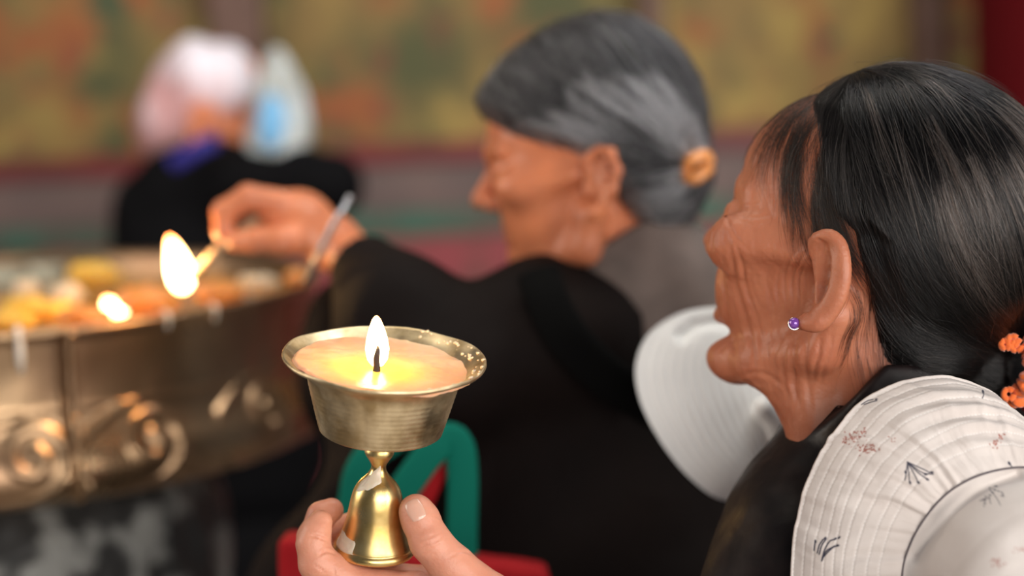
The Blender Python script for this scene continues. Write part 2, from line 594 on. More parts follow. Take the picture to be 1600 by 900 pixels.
z_a, _ = zat(650, 222); z_b, _ = zat(650, 254); z_c, _ = zat(650, 328); z_d, _ = zat(650, 366)
struct(box('wall_back', (-3, YW, 0), (3, YW + 0.15, 3.0), mural_mat()))
struct(box('floor', (-3, -1.0, -0.05), (3, YW, 0), mat('stone_floor', (0.30, 0.26, 0.22), 0.5, bump=(30, .4, .004), var=(4, (0.20, .17, .15), 4, .15))))
m_red = mat('red_lacquer', (0.19, 0.014, 0.018), 0.5, var=(6, (0.10, .012, .014), 3, .2))
struct(box('trim_1', (-3, YW - 0.03, z_b), (3, YW, z_a), m_red, bevel=0.004))
struct(box('trim_2', (-3, YW - 0.018, z_c), (3, YW, z_b), mat('grey_pink_panel', (0.17, 0.11, 0.10), 0.6, var=(5, (0.10, .07, .07), 3, .2)), bevel=0.003))
struct(box('trim_3', (-3, YW - 0.026, z_d), (3, YW, z_c), mat('green_painted_band', (0.035, 0.12, 0.085), 0.55, var=(7, (0.09, .07, .055), 3, .12)), bevel=0.003))
struct(box('trim_4', (-3, YW - 0.02, 0), (3, YW, z_d), mat('pink_red_panel', (0.30, 0.045, 0.06), 0.6, var=(9, (0.15, .05, .045), 3, .12)), bevel=0.003))
m_post = mat('brown_post_wood', (0.15, 0.08, 0.062), 0.55, bump=(14, .4, .003), var=(9, (0.085, .04, .028), 4, .2))
for i, (pxc, w) in enumerate(((372, 0.105), (1018, 0.045), (1452, 0.065))):
    _, xx = zat(pxc, 60, YW - 0.06)
    struct(box('trim_%d' % (5 + i), (xx - w / 2, YW - 0.09, z_a), (xx + w / 2, YW, 3.0), m_post, bevel=0.01))
_, xp = zat(1524, 60, 3.45)
rp = lathe('pillar', [(170, 0), (170, 60), (150, 75), (150, 2900), (0.1, 2901)], mat('dark_red_pillar_paint', (0.060, 0.0015, 0.003), 0.85, spec=.08),
           Matrix.Translation((xp + 0.15, 3.45, 0)) @ Matrix.Scale(0.001, 4), seg=48)
tag(rp, 'thick dark red painted pillar at the right edge', 'pillar')

# ------------------------------------------------------------------ brass basin
m_basin = mat('aged_brass', (0.50, 0.335, 0.19), 0.36, 0.95, bump=[(22, .2, .002), (90, .1, .001)], var=(9, (0.24, .14, .085), 5, .2), rvar=(9, .26, .42))
BR = 376.0
bc = W(-52, 456, 2150)
basin = empty('butter_basin', bc, 'large round embossed brass basin of melted butter with stuck seam', 'basin')
prof = [(300, -70), (340, -64), (362, -40), (370, -10), (373, -2), (376, 1), (380, 1), (382, -2), (381, -6), (377, -10)]
outer = smooth_line([(376, -12), (373, -40), (372, -66), (373, -88), (378, -104), (386, -122), (388, -138), (382, -152), (362, -166), (318, -172), (280, -172), (240, -190)], 150)
prof = prof + [tuple(p) for p in outer]


def scroll_height(T, Zz):
    """embossed scrolls; s = arc mm, z = height below rim"""
    per = 150.0
    s = ((T - ts - 2 * np.pi) * BR) % (2 * np.pi * BR)
    u = s % per
    z = Zz
    H = np.zeros(T.shape)
    # big curl
    A = smooth_line([(8, -150), (40, -160), (78, -154), (100, -132), (102, -108), (84, -92), (62, -94), (52, -110), (58, -126), (74, -130), (82, -118), (76, -108)], 46)
    B2 = smooth_line([(-6, -112), (14, -98), (38, -84), (62, -80)], 12)
    Cc = smooth_line([(104, -140), (120, -150), (142, -148), (158, -150)], 10)
    Dd = smooth_line([(116, -100), (128, -94), (136, -104), (130, -116), (120, -112)], 12)
    for L_, wd, hh in ((A, 5.6, 3.8), (B2, 5.0, 3.0), (Cc, 5.0, 3.0)):
        d, _ = polyd(u, z, [tuple(p) for p in L_])
        H += hh * np.exp(-(d / wd) ** 4)
    # border lines
    H += 1.3 * np.exp(-((z + 76) / 2.2) ** 2)
    return H


best = min(((abs(w2px(np.array([bc.x + .382 * math.cos(t), bc.y + .382 * math.sin(t), bc.z - 0.05]))[0] - 114), t) for t in np.linspace(-math.pi, 0, 2000)))
ts = best[1]


def basin_disp(T, R, Z):
    H = scroll_height(T, Z)
    m = (R > 330) & (Z < -11) & (Z > -171)
    H = np.where(m, H, 0)
    n = vnoise(np.stack([T.ravel() * 14, Z.ravel() / 40, Z.ravel() * 0], -1), 2).reshape(T.shape) * 1.2
    gap = -6.5 * np.exp(-(((T - (ts + 2 * np.pi) + .0165 + .0015 * np.sin(Z / 4.5)) * BR) / 2.4) ** 2)
    R = R + np.where((R > 330) & (Z < -2), H + n + gap, 0)
    return R, Z

bM = Matrix.Translation(bc) @ Matrix.Scale(0.001, 4)
lathe('bowl', prof, m_basin, bM, basin, seg=1500, disp=basin_disp)
# seam strap: riveted, at the picture column 115
sp = []
for k in range(40):
    zz = -2 - k * 4.1
    rr = np.interp(-zz, [-p[1] for p in prof[9:]], [p[0] for p in prof[9:]]) + 3.2
    sp.append((bc.x + rr / 1000 * math.cos(ts + 0.0015 * math.sin(k * .9)), bc.y + rr / 1000 * math.sin(ts + 0.0015 * math.sin(k * .9)), bc.z + zz / 1000))
tube('seam_strap', sp, [0.0042 + 0.0012 * math.sin(k * 1.1) ** 2 for k in range(40)], m_basin, basin, seg=10)
for zz in (-6, -86, -128):
    rr = np.interp(-zz, [-p[1] for p in prof[9:]], [p[0] for p in prof[9:]]) + 4
    lathe('rivet', [(0.1, 5), (3, 4.4), (5, 2.4), (6, 0), (5, -2.4), (3, -4.4), (0.1, -5)], m_basin,
          Matrix.Translation((bc.x + rr / 1000 * math.cos(ts), bc.y + rr / 1000 * math.sin(ts), bc.z + zz / 1000)) @ Matrix.Scale(0.001, 4), basin, seg=16)
# wax drip over the rim at the left
m_wax = mat('white_wax', (0.72, 0.68, 0.62), 0.35, sss=.4, sss_r=(1, .8, .6), sss_scale=.004)
for tx, ln in ((30, 24), (262, 1), (336, 1)):
    bb = min(((abs(w2px(np.array([bc.x + .382 * math.cos(t), bc.y + .382 * math.sin(t), bc.z]))[0] - tx), t) for t in np.linspace(-math.pi, 0, 900)))
    t = bb[1]
    tube('wax_drip', [(bc.x + r_ * math.cos(t), bc.y + r_ * math.sin(t), bc.z + z_) for r_, z_ in ((.374, .000), (.379, .0035), (.3835, .000), (.383, -.008), (.3815, -.008 - ln * .0006), (.3805, -.012 - ln * .001))],
         [k * (1.0 if ln > 5 else .55) for k in (.0022, .0034, .0036, .0032, .0036, .002)], m_wax, basin)

# molten butter surface
m_pool = mat('molten_butter', (0.42, 0.16, 0.035), 0.16, var=(26, (0.60, .33, .10), 4, .14), sss=.25, sss_r=(1, .5, .15), sss_scale=.01, coat=.5)
nr, nt_ = 70, 240
rr = np.linspace(1, 366, nr); tt = np.linspace(0, 2 * np.pi, nt_, endpoint=False)
Rg, Tg = np.meshgrid(rr, tt, indexing='xy')
X = Rg * np.cos(Tg); Y = Rg * np.sin(Tg)
q = np.stack([X.ravel() / 28, Y.ravel() / 28, 0 * X.ravel()], -1)
Zp = -27 + 7 * np.clip(vnoise(q, 1), -.2, 1) + 3 * vnoise(q * 2.3, 2)
Vp = np.stack([X.ravel(), Y.ravel(), Zp], -1) / 1000 + np.array(bc)
po = mesh_np('butter_pool', Vp, grid_faces(nt_, nr, close_u=True), m_pool, basin)


def blob(name, px, py, d, r, m, seed, label=None, cat=None, group=None, parent=None, h=3.0, amp=.16):
    c0 = cp(px, py, d)
    def fn(p):
        n_ = vnoise((p - c0) / (np.mean(r) * .55), seed) * np.mean(r) * amp
        return el(p, c0, r) + n_
    R_ = np.array(r) * 1.5 + 4
    V_, F_ = surf(fn, c0 - R_, c0 + R_, h, newton=1, slack=1.6)
    o = mesh_np(name, c2w(V_), F_[:, ::-1], m, parent)
    if label: tag(o, label, cat, group)
    return o

m_yb = mat('yellow_butter', (0.74, 0.45, 0.07), 0.4, sss=.3, sss_r=(1, .6, .2), sss_scale=.008, bump=(60, .3, .003))
m_wb = mat('pale_butter', (0.62, 0.50, 0.36), 0.4, sss=.3, sss_r=(1, .7, .4), sss_scale=.008, bump=(60, .3, .003))
m_ob = mat('amber_butter', (0.66, 0.27, 0.07), 0.35, sss=.35, sss_r=(1, .5, .15), sss_scale=.01, bump=(60, .3, .003))
lumps = [
    (147, 430, 2230, (30, 15, 18), m_yb, 'thick yellow butter lump in basin, the brightest yellow one'),
    (58, 482, 1990, (34, 12, 20), m_yb, 'flat yellow butter patch near the basin seam, left of the low flame'),
    (130, 492, 1920, (26, 9, 18), m_ob, 'amber butter lump in front of the low flame'),
    (232, 468, 1960, (34, 14, 22), m_ob, 'amber butter lump directly under the tall flame, left side'),
    (345, 458, 2010, (26, 13, 20), m_ob, 'amber butter lump right of the tall flame'),
    (42, 455, 2080, (14, 14, 14), m_wb, 'pale round butter lump near the left picture edge'),
    (105, 462, 2060, (18, 14, 14), m_wb, 'pale butter lump between yellow lump and low flame'),
    (405, 442, 2110, (22, 11, 16), m_wb, 'pale butter crust under the fingers at the back right of the basin'),
    (462, 434, 2130, (12, 10, 12), m_ob, 'small glowing amber lump at the foot of the grey rod'),
    (15, 500, 1950, (26, 9, 18), m_yb, 'yellow butter lump at the far left beside the basin rim'),
]
for k, (px, py, d, r, m, lb) in enumerate(lumps):
    blob('butter_lump', px, py, d, r, m, k + 3, lb, 'butter', 'butter lumps in the basin')
# pale tin cups half sunk at the back left
m_tin = mat('dull_tin', (0.42, 0.43, 0.36), 0.45, .35, var=(30, (0.25, .26, .2), 4, .2))
for k, (px, d) in enumerate(((10, 2330), (66, 2350))):
    w = W(px, 424, d)
    o = lathe('tin_cup', [(14, 4), (24, 4), (26, 20), (28, 22), (29, 20), (26, 0), (24, -14), (0.1, -15)], m_tin,
              Matrix.Translation((w.x, w.y, bc.z - .018)) @ Matrix.Scale(0.001, 4), seg=40)
    tag(o, ('pale tin cup at the far left back of the basin' if k == 0 else 'pale tin cup between the far left tin and the yellow butter lump'), 'cup', 'tin cups in the basin')


def flame(name, px, py, d, wd, ht, m, parent, lean=0.0, notch=0.0, power=0.0, flat=.75):
    """teardrop of burning gas; (px,py) is its base"""
    c0 = cp(px, py, d)
    def fn(p):
        q = p - c0.astype(np.float32)
        t = np.clip(q[:, 1] / ht, -0.2, 1.2)
        q = q.copy(); q[:, 0] -= lean * t * t * ht
        prof_ = np.interp(t, [-.2, -.02, 0.03, .15, .35, .55, .75, .9, 1.0, 1.2], [0, 0, .45, .85, 1.0, .88, .62, .36, 0.0, 0.0]) * wd
        d_ = (np.hypot(q[:, 0], q[:, 2] / flat) - prof_) * .75
        d_ = smax(d_, q[:, 1] - ht, 2)
        d_ = smax(d_, -q[:, 1], 2)
        if notch:
            d_ = smax(d_, -rc(q, (0, -8, -4), (0, notch, -4), 5.0, 2.2), 2.0)
        return d_
    ex = wd + abs(lean) * ht + 3
    V_, F_ = surf(fn, c0 - [ex, 4, ex], c0 + [ex, ht + 4, ex], 1.0 if ht < 50 else 1.6, newton=1, slack=1.6)
    o = mesh_np(name, c2w(V_), F_[:, ::-1], m, parent)
    set_attr(o, 'h', np.clip((V_[:, 1] - c0[1]) / ht, 0, 1))
    if power:
        ld = bpy.data.lights.new('flame_light', 'POINT'); ld.energy = power; ld.color = (1, .55, .2); ld.shadow_soft_size = .008
        lo_ = bpy.data.objects.new('flame_light', ld); C.objects.link(lo_); lo_.parent = o
        lo_.location = Vector(c2w(c0 + [lean * ht * .3, ht * .62, -wd * 1.2]))
    return o

m_fl = flame_mat('flame_gas', 22, 0, 1)
f1 = flame('flame', 182, 494, 1985, 11, 19, m_fl, None, lean=-.55, power=.5, flat=1.5)
tag(f1, 'low bright flame on the butter near the basin seam', 'flame')

# stone pedestal
m_stone = mat('rough_stone', (0.035, 0.034, 0.033), 0.55, bump=(16, .8, .02), var=(16, (0.32, .32, .30), 4, .05))
def ped_disp(T, R, Z):
    n = vnoise(np.stack([np.cos(T).ravel() * 4, np.sin(T).ravel() * 4, Z.ravel() / 70], -1), 5).reshape(T.shape)
    n2 = np.abs(vnoise(np.stack([np.cos(T).ravel() * 9, np.sin(T).ravel() * 9, Z.ravel() / 30], -1), 6).reshape(T.shape))
    return R + 22 * n - 14 * n2, Z
pz = bc.z * 1000 - 194
ped = lathe('basin_pedestal', [(240, pz)] + [(250 + 20 * math.sin(k * .3), pz - 8 - (pz - 8) * k / 60) for k in range(61)], m_stone,
            Matrix.Translation((bc.x, bc.y, 0)) @ Matrix.Scale(0.001, 4), seg=200, disp=ped_disp)
tag(ped, 'rough dark grey stone pedestal under the brass basin', 'pedestal')

# thin grey rod standing in the basin
rod = tube('metal_rod', [W(548, 306, 1700), W(524, 345, 1706), W(500, 392, 1718), W(478, 440, 1735)], .0026, mat('grey_steel', (.55, .56, .60), .35, .9))
tag(rod, 'thin grey metal rod slanting in front of the reaching wrist at the basin edge', 'rod')

# ------------------------------------------------------------------ butter lamp in the hand
ax = np.array([math.sin(math.radians(4.2)), 1.0, -math.tan(math.radians(16.5))]); ax /= np.linalg.norm(ax)
lc = cp(601, 558, 1262)                       # centre of the rim
ez = ax; ex_ = np.cross(np.array([0, 0, 1.0]), ez); ex_ = -ex_ if ex_[0] < 0 else ex_; ex_ /= np.linalg.norm(ex_)
ey_ = np.cross(ez, ex_)
# camera frame is left handed, so build the world matrix from converted directions
def dir_w(v):
    v = np.array(v, float); v = v * [1, 1, -1]
    return R3 @ v
EX, EZ = dir_w(ex_), dir_w(ez); EY = np.cross(EZ, EX)
lampM = Matrix(((EX[0], EY[0], EZ[0], 0), (EX[1], EY[1], EZ[1], 0), (EX[2], EY[2], EZ[2], 0), (0, 0, 0, 1)))
lamp_c = c2w(lc)
lampM = Matrix.Translation(Vector(lamp_c)) @ lampM @ Matrix.Scale(0.001, 4)
LM = np.array(lampM)
def lampP(x, y, z):   # local mm (right, away, up along the axis)
    v = LM @ np.array([x, y, z, 1.0]); return Vector(v[:3])

def brass(name, col, r1, r2, dirt, dirtc):
    m = mat(name, col, 0.25, 1.0, var=(60, dirtc, 6, dirt), rvar=(50, r1, r2), bump=[(120, .12, .0006)])
    nt = m.node_tree; N = nt.nodes; L = nt.links; b = N['Principled BSDF']
    tc = N.new('ShaderNodeAttribute'); tc.attribute_name = 'turn'
    wv = N.new('ShaderNodeTexWave'); wv.bands_direction = 'X'; wv.inputs['Scale'].default_value = 5.0; wv.inputs['Distortion'].default_value = 1.5
    L.new(tc.outputs['Vector'], wv.inputs['Vector'])
    bp = N.new('ShaderNodeBump'); bp.inputs['Strength'].default_value = .06; bp.inputs['Distance'].default_value = .0003
    L.new(wv.outputs['Fac'], bp.inputs['Height'])
    old = b.inputs['Normal'].links[0].from_socket
    L.new(old, bp.inputs['Normal']); L.new(bp.outputs['Normal'], b.inputs['Normal'])
    return m
m_bowl = brass('worn_brass_bowl', (0.88, 0.72, 0.46), .32, .52, .14, (0.52, .38, .20))
m_foot = brass('polished_brass_foot', (0.88, 0.66, 0.30), .26, .38, .2, (0.62, .40, .12))
lamp = empty('butter_lamp', c2w(lc - ax * 133), 'brass butter lamp with lit wick held up in a hand', 'lamp')
bowl_p = [(30, -46), (38, -40), (43, -26), (47, -14), (52, -7.5), (58, -3.2), (62.4, -.4), (63.6, .5), (64.6, 0), (64.8, -1.2), (63.6, -2.4), (60, -4.2), (55, -7), (51, -10), (48.6, -13.2), (47.6, -18)]
bowl_p += [(47.6 - .245 * k - .0006 * k * k + .10 * math.sin(k * 1.9), -18 - k) for k in range(1, 30)]
bowl_p += [(39.9, -47.6), (39.6, -48.6), (38.6, -49.3), (37, -49.6), (28, -50.4), (16, -51.5), (8, -52.5)]

def bowl_disp(T, R, Z):
    w = .5 * np.sin(2 * T + .6) + .35 * np.sin(5 * T) + .25 * np.sin(9 * T + 2)
    k = np.clip((R - 50) / 10, 0, 1)
    facets = np.where((Z < -14) & (Z > -47) & (R > 39), .35 * np.abs(np.sin(9 * T)) - .2, 0)
    return R + .25 * w * k + facets, Z + w * k * 1.0
bo = lathe('bowl', bowl_p, m_bowl, lampM, lamp, seg=220, disp=bowl_disp)
foot_p = smooth_line([(8, -52), (6.8, -55), (7.6, -58.5), (9.3, -62.5), (9.2, -65.5), (6.8, -69.5), (5.0, -73), (5.0, -76), (6.4, -79), (8.8, -82), (12.4, -86), (15.2, -91), (16.8, -97), (17.8, -103), (18.8, -109), (20.2, -115), (22.0, -120.5), (23.9, -125), (24.6, -127.2)], 110)
foot_p = [tuple(p) for p in foot_p] + [(24.2, -127.8), (25.6, -128.4), (26.6, -130), (26.8, -132), (26, -133.4), (24, -133.6), (20, -131), (0.1, -130)]
fo = lathe('foot', foot_p, m_foot, lampM, lamp, seg=160)
for o_, pp, sg in ((bo, bowl_p, 220), (fo, foot_p, 160)):
    a_ = o_.data.attributes.new('turn', 'FLOAT_VECTOR', 'POINT')
    z_ = np.tile(np.array([p[1] for p in pp]) * .2, sg)
    v3 = np.zeros((len(z_), 3), np.float32); v3[:, 0] = z_
    a_.data.foreach_set('vector', v3.ravel())
# butter in the lamp
m_lb = mat('warm_lamp_butter', (0.80, 0.52, 0.27), 0.30, attr='Col', sss=.55, sss_r=(1, .48, .18), sss_scale=.012, var=(22, (1.0, .86, .75), 3, .16), bump=[(55, .35, .002), (200, .2, .0006)], coat=.25)
nr, ns = 90, 260
rr = np.linspace(.3, 57.2, nr); tt = np.linspace(0, 2 * np.pi, ns, endpoint=False)
Rg, Tg = np.meshgrid(rr, tt, indexing='xy')
Rl = Rg * (1 - .02 * np.sin(3 * Tg + 1) - .015 * np.sin(7 * Tg))
X = Rl * np.cos(Tg); Y = Rl * np.sin(Tg)
q = np.stack([X.ravel() / 12, Y.ravel() / 12, 0 * X.ravel()], -1)
pool = np.exp(-(((X + 4) ** 2 + (Y + 12) ** 2) / 30 ** 2) ** 2)
Z = -4.2 - .045 * X - .02 * Y + .7 * vnoise(q, 4).reshape(X.shape) * (1 - pool) + .4 * vnoise(q * 3, 5).reshape(X.shape) * (1 - pool) - 1.6 * pool
Z = np.where(Rg > 55, Z - (Rg - 55) * .8, Z)
Vb = np.stack([X.ravel(), Y.ravel(), Z.ravel()], -1) @ LM[:3, :3].T + LM[:3, 3]
bt = mesh_np('butter', Vb, grid_faces(ns, nr, close_u=True), m_lb, lamp)
kp = np.clip(pool.ravel() + .15 * vnoise(q, 12), 0, 1)[:, None]
set_col(bt, 'Col', np.array([.87, .53, .34]) * (1 - kp) + np.array([.84, .50, .14]) * kp)
# crumbs of set butter on the lip
crv = []; crf = []
for k in range(44):
    t = rng.normal(.35, .5) if k < 34 else rng.uniform(-2.6, 1.5)
    r_ = rng.uniform(56, 63.5); s = rng.uniform(.5, 1.7)
    c_ = np.array([r_ * math.cos(t), r_ * math.sin(t), -4.6 + (r_ - 56) * .65])
    th = np.linspace(0, 2 * np.pi, 8, endpoint=False)
    rings = [(0.2, 1), (.7, .75), (1, .1), (.75, -.6), (.2, -.9)]
    base = sum(len(x) for x in crv)
    pts = []
    for a_, b_ in rings:
        for h_ in th: pts.append(c_ + s * np.array([a_ * math.cos(h_) * rng.uniform(.7, 1.3), a_ * math.sin(h_) * rng.uniform(.7, 1.3), b_ * .8]))
    crv.append(np.array(pts))
    for i in range(4):
        for j in range(8):
            crf.append([base + i * 8 + j, base + i * 8 + (j + 1) % 8, base + (i + 1) * 8 + (j + 1) % 8, base + (i + 1) * 8 + j])
Vc = np.vstack(crv) @ LM[:3, :3].T + LM[:3, 3]
cr_ = mesh_np('butter_crumbs', Vc, np.array(crf)[:, ::-1], mat('set_butter_crumb', (0.80, .62, .45), .45, sss=.4, sss_scale=.002), lamp)
cr_['kind'] = 'stuff'
m_smear = mat('set_wax_smear', (0.62, 0.52, 0.40), .4, sss=.3, sss_scale=.003, bump=(90, .5, .001))
def smear(t0, t1, z0, z1, slant, seed):
    n1, n2 = 60, 50
    T_, K_ = np.meshgrid(np.linspace(t0, t1, n1), np.linspace(0, 1, n2), indexing='ij')
    Zs = z0 + (z1 - z0) * K_ + slant * (T_ - t0) / (t1 - t0)
    zf = [-p[1] for p in foot_p[:-8]]; rf_ = [p[0] for p in foot_p[:-8]]
    Rr = np.interp(-Zs, zf, rf_)
    e_ = np.minimum(np.minimum((T_ - t0), (t1 - T_)) / (t1 - t0), np.minimum(K_, 1 - K_)) * 2
    nz_ = vnoise(np.stack([T_.ravel() * 5, Zs.ravel() / 4, 0 * T_.ravel()], -1), seed).reshape(T_.shape)
    th_ = 1.0 * np.clip(np.sqrt(np.clip(e_, 0, 1)) * 2.0 + .35 * nz_ - .75, -.5, .7)
    Rr = Rr + th_
    V_ = np.stack([Rr * np.cos(T_), Rr * np.sin(T_), Zs], -1).reshape(-1, 3) @ LM[:3, :3].T + LM[:3, 3]
    o_ = mesh_np('wax_smear', V_, grid_faces(n1, n2), m_smear, lamp); o_['label'] = 'whitish set wax on the foot'
smear(math.radians(-165), math.radians(-62), -92, -80, 10, 3)
smear(math.radians(-175), math.radians(-118), -131, -117, -2, 5)
# wick and flame
wk = [lampP(-4 + .3 * math.sin(k), -12, -7 + k * 2.0) for k in range(10)]
tube('wick', wk, [2.7e-3, 2.5e-3, 2.2e-3, 2.1e-3, 2.0e-3, 2.0e-3, 1.9e-3, 1.7e-3, 1.3e-3, .7e-3], mat('charred_wick', (0.012, .012, .016), .7, bump=(400, .8, .001)), lamp)
wb = np.array(wk[1]); wq = (wb - np.array(cam_loc)) @ R3 * 1000
pxw, pyw = w2px(wb)
flame('flame', float(pxw) + 1, float(pyw) - 4, -wq[2] + 3.2, 7.6, 34, m_fl, lamp, lean=-.02, notch=17, power=.16, flat=.7)

# ------------------------------------------------------------------ person on the right
SK = dict(sss=.22, sss_r=(1, .35, .2), sss_scale=.005)
m_skin = mat('weathered_skin', (0.50, 0.215, 0.125), 0.46, attr='Col', var=(34, (0.80, .70, .68), 5, .2), bump=[(150, .45, .0014), (520, .4, .0006)], spec=.46, **SK)
TH, PH = math.radians(27), math.radians(15)
RB = basis(TH, PH)
RC = cp(1364, 432, 1345)
SHD = 1345 - .891 * 72

helix = [(1271, 394, SHD + 5, 2.4), (1271, 382, SHD + 1.5, 2.8), (1279, 370, SHD - 5, 3.4), (1297, 368, SHD - 10, 4.2), (1312, 382, SHD - 13, 4.6), (1318, 408, SHD - 15, 4.8),
         (1318, 438, SHD - 15, 4.8), (1311, 466, SHD - 13, 4.8), (1297, 489, SHD - 9, 5.2), (1279, 504, SHD - 6, 6.0), (1264, 506, SHD - 3, 5.2)]
anti = [(1300, 388, SHD - 9, 3.0), (1306, 414, SHD - 11, 4.4), (1304, 446, SHD - 11, 4.6), (1292, 474, SHD - 8, 4.6), (1279, 488, SHD - 5, 4.4)]
chan = [(1280, 376, SHD - 8, 1.3), (1286, 387, SHD - 9, 2.6), (1289, 404, SHD - 9, 3.6), (1288, 426, SHD - 8, 5.0), (1283, 448, SHD - 6, 5.8), (1279, 463, SHD - 5, 4.2)]

HELIX = [tuple(a) for a in smooth_line(helix, 34)]
ANTI = [tuple(a) for a in smooth_line(anti, 14)]

fingers_r = dict(
    thumb=[(650, 799, 1278, 11.2), (657, 812, 1277, 12.0), (672, 846, 1275, 12.9), (708, 888, 1277, 14.5), (765, 940, 1284, 18), (830, 1010, 1296, 24)],
    index=[(501, 815, 1284, 7.6), (494, 832, 1282, 9.2), (489, 850, 1281, 10.4), (497, 880, 1281, 12.2), (560, 916, 1287, 12.4), (650, 925, 1292, 13.0), (745, 975, 1296, 17)],
    middle=[(518, 797, 1316, 8.0), (502, 806, 1314, 9.0), (490, 840, 1314, 10.6), (505, 884, 1314, 11.8), (590, 905, 1316, 12), (670, 915, 1316, 13), (760, 960, 1314, 17)],
    ring=[(545, 820, 1336, 8.0), (520, 832, 1336, 9.0), (510, 862, 1336, 10.4), (530, 900, 1336, 11), (610, 915, 1336, 12), (690, 930, 1334, 13), (780, 975, 1330, 16)],
    pinky=[(575, 850, 1356, 7.0), (548, 868, 1356, 8.0), (545, 895, 1355, 9.0), (570, 925, 1354, 9.6), (640, 940, 1353, 10.5), (710, 955, 1351, 12), (800, 1000, 1344, 15)],
)


def hand_r(p):
    d = None
    for k_, ch in fingers_r.items():
        s = chain(p, ch, 3.5)
        d = s if d is None else smin(d, s, 1.8 if k_ != 'index' else 3.0)
    d = smin(d, chain(p, [(745, 985, 1300, 20), (800, 1020, 1330, 20)], 10), 12)
    d = smin(d, chain(p, [(790, 1000, 1306, 24), (880, 1080, 1312, 27), (960, 1160, 1308, 26)], 14), 16)
    return d


def skin_r(p):
    q = loc_of(p, RC, RB)
    d = head_sdf(q, chin=(70, -82), nose=.55, gaunt=.35, brow=-4, fx=1.13, cheek=6, lip=17)
    d = smin(d, el(q, (76, 0, -24), (27, 38, 30)), 14)
    # neck, throat folds
    d = smin(d, chain(p, [(1375, 520, 1350, 46), (1392, 760, 1352, 52)], 10), 22)
    d = smin(d, chain(p, [(1262, 560, 1330, 14), (1290, 780, 1328, 18)], 8), 16)
    d = smin(d, chain(p, [(1190, 570, 1352, 13), (1242, 612, 1345, 15), (1300, 720, 1345, 22), (1320, 800, 1345, 26)], 8), 18)
    # ear
    e = chain(p, HELIX, .3)
    e = smin(e, chain(p, ANTI, .3), 5.0)
    fin = None
    for (px, py, dd, r_) in HELIX[5:30:2]:
        f_ = rc(p, cp(1283, 440, SHD + 4), cp(px - 5, py, dd + 5.0), 4.0, 2.2)
        fin = f_ if fin is None else np.minimum(fin, f_)
    e = smin(e, fin, 4)
    e = smax(e, -chain(p, chan, 3), 2.0)
    e = smin(e, chain(p, [(1262, 500, SHD + 1, 4.8), (1250, 506, SHD + 3, 4.0)], 3), 4)
    d = smin(d, e, 3.5)
    # hidden trunk, arm and the hand, one body
    d = smin(d, chain(p, [(1392, 760, 1355, 52), (1420, 900, 1375, 60), (1430, 1180, 1390, 70)], 20), 30)
    d = smin(d, chain(p, [(1400, 880, 1360, 34), (1230, 960, 1330, 30), (1170, 1200, 1315, 26), (1130, 1390, 1310, 28)], 14), 24)
    d = smin(d, chain(p, [(1130, 1390, 1310, 28), (960, 1160, 1308, 26)], 10), 12)
    d = smin(d, hand_r(p), 8)
    return d

lo = np.array([-150, -425, 1215]); hi = np.array([345, 152, 1462])
V, F = surf(skin_r, lo, hi, 1.25, newton=2)
Nn = normals(skin_r, V)
